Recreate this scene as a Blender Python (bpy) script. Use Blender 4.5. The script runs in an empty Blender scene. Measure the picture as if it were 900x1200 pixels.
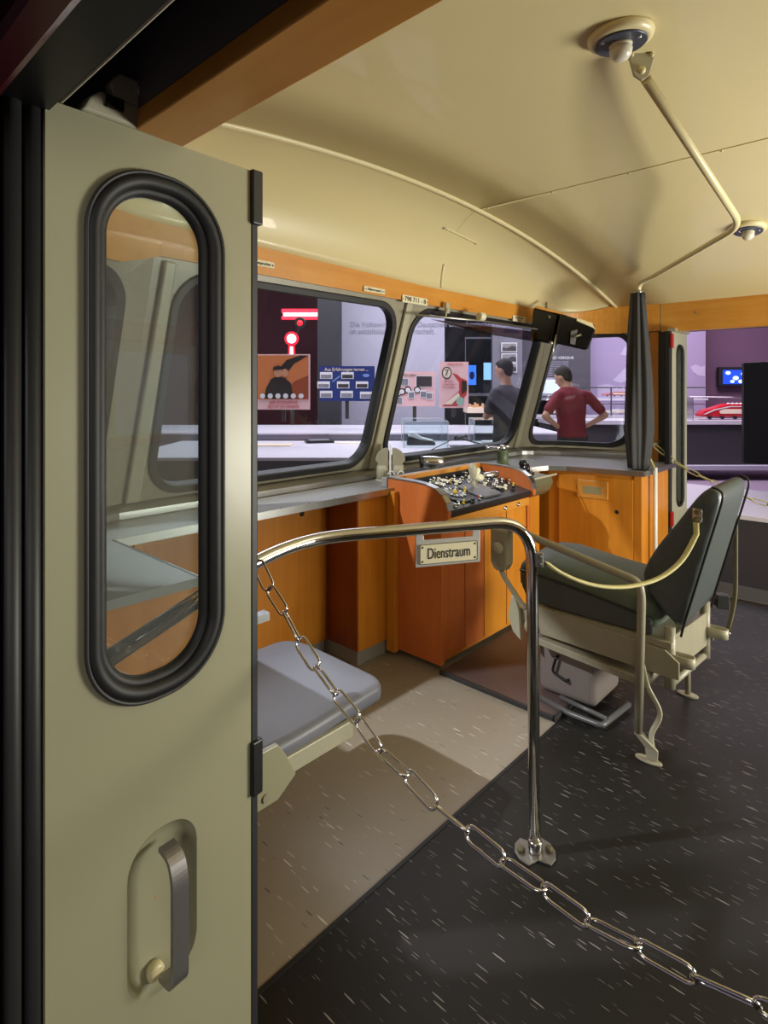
import bpy, math, random
from mathutils import Vector, Matrix
random.seed(7)
S = bpy.context.scene
COL = S.collection
pi = math.pi

# ------------------------------------------------------------------ camera frame (photo 900x1200)
F = 688.0; HY = 455.0; CX = 450.0; CZ = 1.4
VX, VY = 0.7325, 0.6808
def rvw(X, Y): return (VY*X - VX*Y, VX*X + VY*Y)
def wxy(r, v): return (VX*v + VY*r, VY*v - VX*r)
def U(px, py, X=None, Y=None, z=None, d=None):
    k = (px-CX)/F; q = (py-HY)/F
    if X is not None: d = X/(VX+VY*k)
    elif Y is not None: d = Y/(VY-VX*k)
    elif z is not None: d = (CZ-z)/q
    x, y = wxy(k*d, d)
    return Vector((x, y, CZ-q*d))
RIGHT = Vector((VY, -VX, 0)); FWD = Vector((VX, VY, 0)); UPV = Vector((0, 0, 1))

# ------------------------------------------------------------------ materials
def lin(c):
    return tuple((x/12.92 if x <= .04045 else ((x+.055)/1.055)**2.4) for x in c)
def hexc(r, g, b): return lin((r/255, g/255, b/255)) + (1,)
MATS = {}
def mat(name, col, rough=.5, metal=0, spec=.5, emit=None, es=0, noise=0, nscale=8, bump=0, bscale=60, coat=0):
    if name in MATS: return MATS[name]
    m = bpy.data.materials.new(name); m.use_nodes = True
    nt = m.node_tree; b = nt.nodes['Principled BSDF']
    c = hexc(*col)
    b.inputs['Base Color'].default_value = c
    b.inputs['Roughness'].default_value = rough
    b.inputs['Metallic'].default_value = metal
    b.inputs['Specular IOR Level'].default_value = spec
    b.inputs['Coat Weight'].default_value = coat
    tc = nt.nodes.new('ShaderNodeTexCoord')
    n = nt.nodes.new('ShaderNodeTexNoise'); n.inputs['Scale'].default_value = nscale; n.inputs['Detail'].default_value = 5
    nt.links.new(tc.outputs['Object'], n.inputs['Vector'])
    mx = nt.nodes.new('ShaderNodeMix'); mx.data_type = 'RGBA'
    k = 1-max(noise, .04)
    mx.inputs[6].default_value = c; mx.inputs[7].default_value = (c[0]*k, c[1]*k, c[2]*k, 1)
    nt.links.new(n.outputs['Fac'], mx.inputs[0]); nt.links.new(mx.outputs[2], b.inputs['Base Color'])
    if bump:
        n2 = nt.nodes.new('ShaderNodeTexNoise'); n2.inputs['Scale'].default_value = bscale; n2.inputs['Detail'].default_value = 3
        nt.links.new(tc.outputs['Object'], n2.inputs['Vector'])
        bp = nt.nodes.new('ShaderNodeBump'); bp.inputs['Strength'].default_value = bump; bp.inputs['Distance'].default_value = .01
        nt.links.new(n2.outputs['Fac'], bp.inputs['Height']); nt.links.new(bp.outputs['Normal'], b.inputs['Normal'])
    if emit:
        b.inputs['Emission Color'].default_value = hexc(*emit); b.inputs['Emission Strength'].default_value = es
    MATS[name] = m
    return m
def wood(name, col, dark, axis='Z', rough=.35):
    m = bpy.data.materials.new(name); m.use_nodes = True
    nt = m.node_tree; b = nt.nodes['Principled BSDF']
    tc = nt.nodes.new('ShaderNodeTexCoord'); mp = nt.nodes.new('ShaderNodeMapping')
    sc = {'Z': (30, 30, 1.6), 'X': (1.6, 30, 30), 'Y': (30, 1.6, 30)}[axis]
    mp.inputs['Scale'].default_value = sc
    n = nt.nodes.new('ShaderNodeTexNoise'); n.inputs['Scale'].default_value = 1; n.inputs['Detail'].default_value = 6; n.inputs['Distortion'].default_value = .5
    n2 = nt.nodes.new('ShaderNodeTexNoise'); n2.inputs['Scale'].default_value = 3.5; n2.inputs['Detail'].default_value = 3
    r = nt.nodes.new('ShaderNodeValToRGB')
    r.color_ramp.elements[0].position = .3; r.color_ramp.elements[1].position = .7
    r.color_ramp.elements[0].color = hexc(*dark); r.color_ramp.elements[1].color = hexc(*col)
    ma = nt.nodes.new('ShaderNodeMath'); ma.operation = 'MULTIPLY_ADD'; ma.inputs[1].default_value = .5; 
    ma2 = nt.nodes.new('ShaderNodeMath'); ma2.operation = 'MULTIPLY'; ma2.inputs[1].default_value = .5
    nt.links.new(tc.outputs['Object'], mp.inputs['Vector']); nt.links.new(mp.outputs[0], n.inputs['Vector'])
    nt.links.new(tc.outputs['Object'], n2.inputs['Vector'])
    nt.links.new(n2.outputs['Fac'], ma2.inputs[0]); nt.links.new(n.outputs['Fac'], ma.inputs[0]); nt.links.new(ma2.outputs[0], ma.inputs[2])
    nt.links.new(ma.outputs[0], r.inputs[0]); nt.links.new(r.outputs[0], b.inputs['Base Color'])
    b.inputs['Roughness'].default_value = rough
    return m
def lino(name, base, base2, streak, sx, sy, thr, rough=.4, dark=None, spec=.4):
    """sheet flooring with short bright flecks that run along Y"""
    m = bpy.data.materials.new(name); m.use_nodes = True
    nt = m.node_tree; b = nt.nodes['Principled BSDF']; L = nt.links.new
    tc = nt.nodes.new('ShaderNodeTexCoord')
    def flecks(sx, sy, t, rot):
        mp = nt.nodes.new('ShaderNodeMapping'); mp.inputs['Scale'].default_value = (sx, sy, 1); mp.inputs['Rotation'].default_value = (0, 0, rot)
        v = nt.nodes.new('ShaderNodeTexVoronoi'); v.inputs['Scale'].default_value = 1; v.inputs['Randomness'].default_value = 1
        L(tc.outputs['Object'], mp.inputs['Vector']); L(mp.outputs[0], v.inputs['Vector'])
        lt = nt.nodes.new('ShaderNodeMath'); lt.operation = 'LESS_THAN'; lt.inputs[1].default_value = t
        L(v.outputs['Distance'], lt.inputs[0])
        sep = nt.nodes.new('ShaderNodeSeparateColor'); L(v.outputs['Color'], sep.inputs[0])
        mu = nt.nodes.new('ShaderNodeMath'); mu.operation = 'MULTIPLY'; L(lt.outputs[0], mu.inputs[0]); L(sep.outputs[0], mu.inputs[1])
        return mu
    f1 = flecks(sx, sy, thr, .12); f2 = flecks(sx*1.7, sy*1.3, thr*.8, -.08)
    ad = nt.nodes.new('ShaderNodeMath'); ad.operation = 'MAXIMUM'; L(f1.outputs[0], ad.inputs[0]); L(f2.outputs[0], ad.inputs[1])
    n = nt.nodes.new('ShaderNodeTexNoise'); n.inputs['Scale'].default_value = 2.2; n.inputs['Detail'].default_value = 6
    L(tc.outputs['Object'], n.inputs['Vector'])
    m1 = nt.nodes.new('ShaderNodeMix'); m1.data_type = 'RGBA'; m1.inputs[6].default_value = hexc(*base); m1.inputs[7].default_value = hexc(*base2)
    L(n.outputs['Fac'], m1.inputs[0])
    m2 = nt.nodes.new('ShaderNodeMix'); m2.data_type = 'RGBA'; m2.inputs[7].default_value = hexc(*streak)
    L(m1.outputs[2], m2.inputs[6]); L(ad.outputs[0], m2.inputs[0])
    out = m2
    if dark:
        f3 = flecks(sx*.9, sy*1.2, thr*.8, .5)
        m3 = nt.nodes.new('ShaderNodeMix'); m3.data_type = 'RGBA'; m3.inputs[7].default_value = hexc(*dark)
        L(m2.outputs[2], m3.inputs[6]); L(f3.outputs[0], m3.inputs[0]); out = m3
    L(out.outputs[2], b.inputs['Base Color']); b.inputs['Specular IOR Level'].default_value = spec
    rr_ = nt.nodes.new('ShaderNodeMapRange'); rr_.inputs[3].default_value = rough-.08; rr_.inputs[4].default_value = rough+.12
    L(n.outputs['Fac'], rr_.inputs[0]); L(rr_.outputs[0], b.inputs['Roughness'])
    return m
def glassmat(name, tint=(245, 250, 250), refl=.06, rough=0.0, haze=0):
    m = bpy.data.materials.new(name); m.use_nodes = True
    nt = m.node_tree; nt.nodes.remove(nt.nodes['Principled BSDF']); L = nt.links.new
    out = nt.nodes['Material Output']
    t = nt.nodes.new('ShaderNodeBsdfTransparent'); t.inputs[0].default_value = hexc(*tint)
    g = nt.nodes.new('ShaderNodeBsdfGlossy'); g.inputs['Roughness'].default_value = rough; g.inputs[0].default_value = (1, 1, 1, 1)
    lw = nt.nodes.new('ShaderNodeLayerWeight'); lw.inputs['Blend'].default_value = .5
    pw = nt.nodes.new('ShaderNodeMath'); pw.operation = 'POWER'; pw.inputs[1].default_value = 4.5; L(lw.outputs['Facing'], pw.inputs[0])
    ad = nt.nodes.new('ShaderNodeMath'); ad.operation = 'ADD'; ad.inputs[1].default_value = refl; ad.use_clamp = True
    L(pw.outputs[0], ad.inputs[0])
    mx = nt.nodes.new('ShaderNodeMixShader'); L(ad.outputs[0], mx.inputs[0]); L(t.outputs[0], mx.inputs[1]); L(g.outputs[0], mx.inputs[2])
    last = mx
    if haze:
        d = nt.nodes.new('ShaderNodeBsdfDiffuse'); d.inputs[0].default_value = (.8, .8, .8, 1)
        m2 = nt.nodes.new('ShaderNodeMixShader'); m2.inputs[0].default_value = haze
        L(mx.outputs[0], m2.inputs[1]); L(d.outputs[0], m2.inputs[2]); last = m2
    L(last.outputs[0], out.inputs['Surface'])
    return m

M = dict(
 cream=mat('cream paint', (214, 200, 150), .38, noise=.06, nscale=3, bump=.03, bscale=12, coat=.15),
 creamtrim=mat('cream trim', (216, 204, 158), .35),
 door=mat('grey green enamel', (158, 156, 128), .32, noise=.06, nscale=5, bump=.06, bscale=9),
 beige=mat('beige grey enamel', (158, 152, 130), .38, noise=.22, nscale=22),
 beigelight=mat('light beige enamel', (176, 172, 148), .4, noise=.12, nscale=20),
 woodv=wood('honey wood upright grain', (214, 142, 44), (184, 112, 26), 'Z'),
 woodx=wood('honey wood grain along x', (214, 152, 64), (194, 126, 40), 'X'),
 woody=wood('honey wood grain along y', (206, 148, 64), (182, 118, 40), 'Y'),
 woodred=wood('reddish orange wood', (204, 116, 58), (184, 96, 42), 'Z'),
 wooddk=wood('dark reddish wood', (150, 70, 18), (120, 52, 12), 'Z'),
 lam=mat('grey laminate', (146, 146, 144), .38, noise=.1, nscale=14),
 lamdk=mat('dark grey laminate', (92, 92, 92), .35, noise=.1, nscale=14),
 alu=mat('aluminium trim', (190, 190, 186), .3, 1, noise=.2, nscale=30),
 chrome=mat('chrome', (225, 225, 228), .08, 1),
 chromer=mat('worn chrome', (205, 205, 205), .22, 1, noise=.3, nscale=50),
 rubber=mat('black rubber', (22, 22, 22), .55, bump=.05, bscale=40),
 rubber2=mat('dark grey rubber', (42, 42, 42), .5),
 black=mat('black plastic', (20, 20, 21), .4),
 blackg=mat('glossy black', (14, 14, 16), .12),
 dark=mat('dark housing paint', (48, 46, 46), .55),
 darkred=mat('dark red bodywork', (66, 12, 20), .35),
 leather=mat('dark grey green leather', (74, 80, 79), .42, noise=.15, nscale=14, bump=.08, bscale=120),
 leathergr=mat('green grey upholstery', (82, 92, 76), .55, noise=.12, nscale=20, bump=.05, bscale=90),
 piping=mat('black piping', (24, 26, 26), .4),
 stool=mat('blue grey vinyl', (112, 114, 124), .45, noise=.1, nscale=10, bump=.03, bscale=80),
 strap=mat('yellowed webbing', (196, 188, 128), .6, noise=.3, nscale=40, bump=.2, bscale=80),
 strapdk=mat('dirty webbing', (112, 104, 74), .7, noise=.4, nscale=40),
 curtain=mat('dark grey cloth', (62, 62, 64), .8, noise=.2, nscale=20),
 cream2=mat('ivory plate', (226, 220, 186), .4),
 white=mat('white plastic', (225, 224, 220), .4),
 bulb=mat('milky bulb glass', (214, 210, 192), .25),
 lampplate=mat('slate blue lamp plate', (70, 76, 92), .35, .3),
 red=mat('red enamel', (170, 30, 36), .35),
 green=mat('green metal', (92, 104, 74), .45),
 olive=mat('olive grey sheet metal', (128, 126, 96), .32, .35, noise=.15, nscale=20),
 yellow=mat('yellow paint', (220, 190, 40), .4),
 ink=mat('black ink', (26, 26, 28), .6),
 glass=glassmat('window glass', refl=.02),
 glassdoor=glassmat('door pane glass', tint=(225, 232, 230), refl=.07, haze=.05),
 glasscase=glassmat('showcase glass', refl=.01),
 acrylic=glassmat('smoked acrylic', tint=(170, 160, 172), refl=.05, rough=.03),
 floorgrey=lino('grey sheet floor', (150, 142, 128), (128, 120, 104), (205, 200, 190), 60, 6, .13, .38, dark=(60, 56, 50)),
 floordark=lino('dark speckled floor', (38, 37, 35), (28, 27, 26), (140, 138, 134), 84, 8, .15, .46, spec=.22),
 plate=lino('dark reddish footplate', (96, 80, 78), (76, 62, 58), (130, 120, 116), 30, 8, .06, .4),
)

# ------------------------------------------------------------------ mesh builder
class MB:
    def __init__(s): s.v = []; s.f = []; s.sm = []
    def add(s, vs, fs, smooth=False):
        o = len(s.v); s.v += [Vector(a) for a in vs]
        s.f += [tuple(i+o for i in f) for f in fs]; s.sm += [smooth]*len(fs); return s
    def box(s, c, size, rz=0, mtx=None):
        x, y, z = [a/2 for a in size]
        R = Matrix.Rotation(rz, 3, 'Z') if mtx is None else mtx
        vs = [Vector(c)+R@Vector(p) for p in ((-x,-y,-z),(x,-y,-z),(x,y,-z),(-x,y,-z),(-x,-y,z),(x,-y,z),(x,y,z),(-x,y,z))]
        return s.add(vs, [(0,3,2,1),(4,5,6,7),(0,1,5,4),(1,2,6,5),(2,3,7,6),(3,0,4,7)])
    def bb(s, x0, x1, y0, y1, z0, z1): return s.box(((x0+x1)/2,(y0+y1)/2,(z0+z1)/2),(abs(x1-x0),abs(y1-y0),abs(z1-z0)))
    def prism(s, pts, ext, smooth=False):
        """pts: 3D outline, ext: vector"""
        n = len(pts); ext = Vector(ext); a = [Vector(p) for p in pts]; b = [p+ext for p in a]
        o = len(s.v); s.v += a+b
        s.f.append(tuple(o+i for i in reversed(range(n)))); s.sm.append(False)
        s.f.append(tuple(o+n+i for i in range(n))); s.sm.append(False)
        for i in range(n):
            j = (i+1) % n
            s.f.append((o+i, o+j, o+n+j, o+n+i)); s.sm.append(smooth)
        return s
    def ring(s, outer, inner, ext, smooth=False, f2=None):
        n = len(outer); ext = Vector(ext)
        A = [Vector(p) for p in outer]; B = [Vector(p) for p in inner]
        if f2 is None: C = [p+ext for p in A]; D = [p+ext for p in B]
        else: C = [f2(p) for p in A]; D = [f2(p) for p in B]
        o = len(s.v); s.v += A+B+C+D
        for i in range(n):
            j = (i+1) % n
            for q, k in (((i, j, n+j, n+i), False), ((2*n+i, 3*n+i, 3*n+j, 2*n+j), False), ((i, 2*n+i, 2*n+j, j), smooth), ((n+i, n+j, 3*n+j, 3*n+i), smooth)):
                s.f.append(tuple(o+a for a in q)); s.sm.append(k)
        return s
    def tube(s, pts, r, n=12, closed=False, cap=True, flat=None):
        P = [Vector(p) for p in pts]; m = len(P)
        R = r if isinstance(r, (list, tuple)) else [r]*m
        T = []
        for i in range(m):
            if closed: t = P[(i+1) % m]-P[(i-1) % m]
            else: t = P[min(i+1, m-1)]-P[max(i-1, 0)]
            T.append(t.normalized())
        up = Vector((0, 0, 1)) if abs(T[0].z) < .9 else Vector((1, 0, 0))
        nrm = (up-T[0]*up.dot(T[0])).normalized(); o = len(s.v)
        for i in range(m):
            nrm = (nrm-T[i]*nrm.dot(T[i])).normalized(); bn = T[i].cross(nrm)
            for k in range(n):
                a = 2*pi*k/n; ca = math.cos(a); sa = math.sin(a)
                if flat: ca *= flat
                s.v.append(P[i]+(nrm*ca+bn*sa)*R[i])
        for i in range(m if closed else m-1):
            for k in range(n):
                a = o+i*n+k; b = o+i*n+(k+1) % n; j = (i+1) % m
                c = o+j*n+(k+1) % n; d = o+j*n+k
                s.f.append((a, b, c, d)); s.sm.append(True)
        if cap and not closed:
            s.f.append(tuple(o+k for k in reversed(range(n)))); s.sm.append(False)
            s.f.append(tuple(o+(m-1)*n+k for k in range(n))); s.sm.append(False)
        return s
    def lathe(s, prof, org, axis=(0, 0, 1), n=24, sx=1, sy=1):
        """prof: (radius, height)"""
        ax = Vector(axis).normalized(); up = Vector((1, 0, 0)) if abs(ax.x) < .9 else Vector((0, 1, 0))
        e1 = (up-ax*up.dot(ax)).normalized(); e2 = ax.cross(e1); org = Vector(org); o = len(s.v)
        for r, h in prof:
            for k in range(n):
                a = 2*pi*k/n
                s.v.append(org+ax*h+e1*(r*math.cos(a)*sx)+e2*(r*math.sin(a)*sy))
        for i in range(len(prof)-1):
            for k in range(n):
                s.f.append((o+i*n+k, o+i*n+(k+1) % n, o+(i+1)*n+(k+1) % n, o+(i+1)*n+k)); s.sm.append(True)
        s.f.append(tuple(o+k for k in reversed(range(n)))); s.sm.append(False)
        s.f.append(tuple(o+(len(prof)-1)*n+k for k in range(n))); s.sm.append(False)
        return s
    def ball(s, c, r, n=14, sc=(1, 1, 1), mtx=None):
        c = Vector(c); o = len(s.v); m = n//2+1
        for i in range(m+1):
            t = pi*i/m
            for k in range(n):
                a = 2*pi*k/n
                p = Vector((math.sin(t)*math.cos(a)*sc[0], math.sin(t)*math.sin(a)*sc[1], math.cos(t)*sc[2]))*r
                if mtx: p = mtx@p
                s.v.append(c+p)
        for i in range(m):
            for k in range(n):
                s.f.append((o+i*n+k, o+(i+1)*n+k, o+(i+1)*n+(k+1) % n, o+i*n+(k+1) % n)); s.sm.append(True)
        return s
    def cone(s, a, b, ra, rb, n=12):
        """capsule with round ends"""
        a = Vector(a); b = Vector(b); d = (b-a).normalized()
        pts = [a-d*ra*.98, a-d*ra*.7, a, b, b+d*rb*.7, b+d*rb*.98]
        return s.tube(pts, [ra*.15, ra*.7, ra, rb, rb*.7, rb*.15], n)
    def grid(s, fn, nu, nv, smooth=True):
        o = len(s.v)
        for i in range(nu+1):
            for j in range(nv+1): s.v.append(Vector(fn(i/nu, j/nv)))
        for i in range(nu):
            for j in range(nv):
                a = o+i*(nv+1)+j; s.f.append((a, a+nv+1, a+nv+2, a+1)); s.sm.append(smooth)
        return s
    def loft(s, rings, smooth=True, cap=True):
        n = len(rings[0]); o = len(s.v)
        for r in rings: s.v += [Vector(p) for p in r]
        for i in range(len(rings)-1):
            for k in range(n):
                s.f.append((o+i*n+k, o+i*n+(k+1) % n, o+(i+1)*n+(k+1) % n, o+(i+1)*n+k)); s.sm.append(smooth)
        if not cap: return s
        s.f.append(tuple(o+k for k in reversed(range(n)))); s.sm.append(False)
        s.f.append(tuple(o+(len(rings)-1)*n+k for k in range(n))); s.sm.append(False)
        return s
    def build(s, name, m, parent=None, bevel=0, seg=2, sub=0, org=None, remesh=0, solid=0):
        import bmesh
        if parent is not None: O = WL[parent.name]
        elif org is not None: O = Vector(org)
        else:
            xs = [p.x for p in s.v]; ys = [p.y for p in s.v]; zs = [p.z for p in s.v]
            O = Vector(((min(xs)+max(xs))/2, (min(ys)+max(ys))/2, min(zs)))
        me = bpy.data.meshes.new(name)
        me.from_pydata([p-O for p in s.v], [], s.f)
        me.polygons.foreach_set('use_smooth', s.sm)
        bm = bmesh.new(); bm.from_mesh(me)
        bmesh.ops.remove_doubles(bm, verts=bm.verts, dist=1e-6)
        bmesh.ops.recalc_face_normals(bm, faces=bm.faces); bm.to_mesh(me); bm.free()
        me.materials.append(M[m] if isinstance(m, str) else m)
        o = bpy.data.objects.new(name, me); COL.objects.link(o)
        if parent is None: o.location = O
        else: o.parent = parent
        WL[o.name] = O
        if solid:
            md = o.modifiers.new('solid', 'SOLIDIFY'); md.thickness = solid; md.offset = 0
        if remesh:
            md = o.modifiers.new('remesh', 'REMESH'); md.mode = 'VOXEL'; md.voxel_size = remesh; md.use_smooth_shade = True
            md = o.modifiers.new('smooth', 'SMOOTH'); md.factor = .6; md.iterations = 6
        if bevel:
            md = o.modifiers.new('bevel', 'BEVEL'); md.width = bevel; md.segments = seg; md.limit_method = 'ANGLE'; md.angle_limit = math.radians(40)
            md.harden_normals = False
        if sub:
            md = o.modifiers.new('sub', 'SUBSURF'); md.levels = sub; md.render_levels = sub
        return o
WL = {}
def tag(o, label=None, cat=None, group=None, kind=None):
    if label: o['label'] = label
    if cat: o['category'] = cat
    if group: o['group'] = group
    if kind: o['kind'] = kind
    return o
def empty(name, loc, label, cat, group=None):
    o = bpy.data.objects.new(name, None); COL.objects.link(o); o.location = loc; o.empty_display_size = .05
    WL[o.name] = Vector(loc); return tag(o, label, cat, group)
def struct(o): o['kind'] = 'structure'; return o
FONTC = {}
def text(txt, size, org, u, w, m, name, parent, ext=.0008, center=True, sx=1):
    """flat raised lettering; u = reading direction, w = up direction"""
    cu = bpy.data.curves.new('t', 'FONT'); cu.body = txt; cu.size = size; cu.extrude = ext
    if center: cu.align_x = 'CENTER'; cu.align_y = 'CENTER'
    ob = bpy.data.objects.new('t', cu); COL.objects.link(ob)
    dg = bpy.context.evaluated_depsgraph_get(); me = bpy.data.meshes.new_from_object(ob.evaluated_get(dg))
    bpy.data.objects.remove(ob)
    u = Vector(u).normalized(); w = Vector(w).normalized(); nn = u.cross(w)
    mb = MB(); mb.add([Vector(org)+u*(v.co.x*sx)+w*v.co.y+nn*v.co.z for v in me.vertices], [tuple(p.vertices) for p in me.polygons])
    return mb.build(name, m, parent)
def rr(w, h, r, n=6, cx=0, cy=0):
    """rounded rectangle outline, counter clockwise, 4*(n+1) points"""
    out = []
    for k, (x, y) in enumerate(((w/2-r, h/2-r), (-w/2+r, h/2-r), (-w/2+r, -h/2+r), (w/2-r, -h/2+r))):
        for i in range(n+1):
            a = pi/2*k+pi/2*i/n; out.append((cx+x+r*math.cos(a), cy+y+r*math.sin(a)))
    return out
def rrect_outer(w, h, n=6, cx=0, cy=0):
    out = []
    q = [((w/2, 0), (w/2, h/2), (0, h/2)), ((0, h/2), (-w/2, h/2), (-w/2, 0)), ((-w/2, 0), (-w/2, -h/2), (0, -h/2)), ((0, -h/2), (w/2, -h/2), (w/2, 0))]
    for k in range(4):
        s_ = (1, -1, -1, 1)[k]; t_ = (1, 1, -1, -1)[k]
        for i in range(n+1):
            a = pi/2*k+pi/2*i/n; c, s2 = math.cos(a), math.sin(a); m_ = max(abs(c), abs(s2))
            out.append((cx+(w/2)*c/m_, cy+(h/2)*s2/m_))
    return out
def smooth_path(pts, k=6):
    P = [Vector(p) for p in pts]; out = []
    for i in range(len(P)-1):
        a = P[max(i-1, 0)]; b = P[i]; c = P[i+1]; d = P[min(i+2, len(P)-1)]
        for j in range(k):
            t = j/k
            out.append(.5*((2*b)+(c-a)*t+(2*a-5*b+4*c-d)*t*t+(-a+3*b-3*c+d)*t**3))
    out.append(P[-1]); return out
def fillet(pts, r, k=6):
    P = [Vector(p) for p in pts]; out = [P[0]]
    for i in range(1, len(P)-1):
        a = (P[i-1]-P[i]); b = (P[i+1]-P[i]); rr_ = min(r, a.length*.49, b.length*.49)
        A = P[i]+a.normalized()*rr_; B = P[i]+b.normalized()*rr_
        for j in range(k+1):
            t = j/k; out.append(A*(1-t)**2+P[i]*2*t*(1-t)+B*t*t)
    out.append(P[-1]); return out

# ================================================================== THE CAR BODY
XN, XF, XC = .485, 4.48, 2.48        # inner faces of near / far side wall
YF0, ZS, RAKE = 2.41, .93, .304      # windscreen foot line and rake
def yf(z): return YF0-RAKE*(z-ZS)
def roofz(x): return 2.36-.062*(x-2.1)**2
def bez(a, c, b, t): return (a[0]*(1-t)**2+2*c[0]*t*(1-t)+b[0]*t*t, a[1]*(1-t)**2+2*c[1]*t*(1-t)+b[1]*t*t)
def corner_far(s, z):     # s 0 = front pillar, 1 = side wall
    k = (z-ZS)*RAKE
    x, y = bez((4.17-.07*k, YF0-k), (4.45, 2.30-k), (4.48, 1.60), s); return Vector((x, y, z))
def corner_near(s, z):
    k = (z-ZS)*RAKE
    x, y = bez((1.0+.07*k, YF0-k), (.52, 2.30-k), (XN, 1.60), s); return Vector((x, y, z))

# floors
struct(MB().bb(.2, 4.78, -1.6, 1.14, -.06, 0).build('floor', 'floordark'))
mb = MB(); mb.bb(.48, 4.50, 1.14, 2.42, -.06, .001); struct(mb.build('floor_grey', 'floorgrey'))
mb = MB(); mb.bb(.46, 4.5, 1.132, 1.144, -.01, .003); struct(mb.build('trim_1', 'rubber'))
# roof
mb = MB(); mb.grid(lambda a, b: (.40+a*4.16, -1.6+b*3.33, roofz(.40+a*4.16)), 40, 8)
struct(mb.build('ceiling', 'cream', solid=.012))
def htop(a):      # top edge of the header board, a 0..1 from near side to far side
    if a < .2: t = a/.2; p = corner_near(.84*(1-t), 1.93)+Vector((.012, -.012, 0)); p.z = 2.035-.025*t-.01*4*t*(1-t); return p
    if a > .8: t = (a-.8)/.2; p = corner_far(.84*t, 1.93)+Vector((-.012, -.012, 0)); p.z = 1.975+.060*t-.02*4*t*(1-t); return p
    t = (a-.2)/.6; A_, B_ = corner_near(0, 1.93)+Vector((.012, -.012, 0)), corner_far(0, 1.93)+Vector((-.012, -.012, 0)); p = A_.lerp(B_, t); p.z = 1.975+.035*max(0, 1-t*2); return p
def cap(a, b):
    H = htop(a); x = XN+a*(XF-XN); R = Vector((x, 1.73, roofz(x)))
    th = b*pi/2
    p = R+(H-R)*math.sin(th); p.z = R.z+(H.z-R.z)*(1-math.cos(th)); return p
mb = MB(); mb.grid(cap, 60, 14); struct(mb.build('ceiling_front', 'cream', solid=.008))
# transverse bead
mb = MB(); mb.tube([(.5+i*(3.94/40), 1.735, roofz(.5+i*(3.94/40))-.008) for i in range(41)], .013, 8)
struct(mb.build('trim_2', 'creamtrim'))
# long roof joint with screws
def strip_on(name, pts, w, m):
    mb = MB()
    for p in pts: pass
    return mb
mb = MB(); mb.bb(2.592, 2.612, -1.5, 1.72, roofz(2.6)-.0085, roofz(2.6)-.004)
for i in range(9): mb.ball((2.602, -1.2+i*.36, roofz(2.6)-.008), .006, 8)
struct(mb.build('trim_3', 'cream'))
def onCap(a, b, off=.006):
    p = cap(a, b); q = cap(a+.005, b); r_ = cap(a, b+.01); n = (q-p).cross(r_-p).normalized()
    if n.z > 0: n = -n
    return p+n*off
a0 = (2.6-XN)/(XF-XN)
mb = MB(); mb.tube([onCap(a0+.0*i, .06+i*.045, .004) for i in range(9)], .002, 6); mb.tube([onCap(a0, .74+i*.03, .006) for i in range(9)], .010, 8)
struct(mb.build('trim_4', 'creamtrim'))
rt = empty('ceiling_hatch', cap(.54, .42), 'small cream hatch strip screwed to the curved front ceiling', 'ceiling hatch')
mb = MB(); pts = [onCap(.505+.0085*i, .40+.003*i, .006) for i in range(9)]
mb.tube(pts, .012, 6, flat=.3); mb.build('cover_strip', 'creamtrim', rt)
for q_ in (pts[0], pts[-1]): MB().ball(q_, .008, 8).build('screw', 'beige', rt)

# header board (wood), runs round the front and over the far side window
def hb(a, top):
    if a < .15: t = a/.15; e = corner_near(.84, 1.93); p = Vector((XN+.005, 1.0, 2.05)).lerp(Vector((e.x+.012, e.y-.012, 2.035)), t); return p if top else Vector((p.x, p.y, 1.81))
    if a > .85: t = (a-.85)/.15; e = corner_far(.84, 1.93); p = Vector((e.x-.012, e.y-.012, 2.035)).lerp(Vector((XF-.012, 1.42, 2.045)), t); return p if top else Vector((p.x, p.y, 1.815))
    q = (a-.15)/.7; p = htop(q)
    if top: return p
    zb = 1.877+.015*max(0, min(1, 1-(q-.2)*3))-.048*min(1, max(0, abs(q-.5)-.3)/.04)-.017*max(0, abs(q-.5)-.3)/.2; k = (1.93-zb)*RAKE
    return Vector((p.x, p.y+k*(1 if .2 <= q <= .8 else max(0, 1-(abs(q-.5)-.3)/.2)), zb))
mb = MB()
def hbf(a, b):
    T = hb(a, True); B = hb(a, False); p = T.lerp(B, b); return p+Vector((0, -.004, 0))
mb.grid(hbf, 100, 1, smooth=False)
o = mb.build('trim_5', 'woodx', solid=.022); struct(o)
# joint in the far side board and board over the far doorway
mb = MB(); mb.bb(XF-.02, XF+.05, -1.5, 1.418, 1.805, 2.06); struct(mb.build('trim_6', 'woody', bevel=.003))
mb = MB(); mb.bb(XF-.022, XF-.018, -1.5, 1.418, 2.058, 2.064); mb.bb(XF-.024, XF, 1.418, 1.424, 1.81, 2.06)
struct(mb.build('trim_7', 'green'))
# near side header board: thick lintel above the camera's door
mb = MB(); mb.bb(.403, .486, -1.5, 1.6, 1.80, 1.83); mb.bb(.466, .486, -1.5, 1.6, 1.831, 2.06)
struct(mb.build('trim_8', 'woody', bevel=.002))

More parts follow.
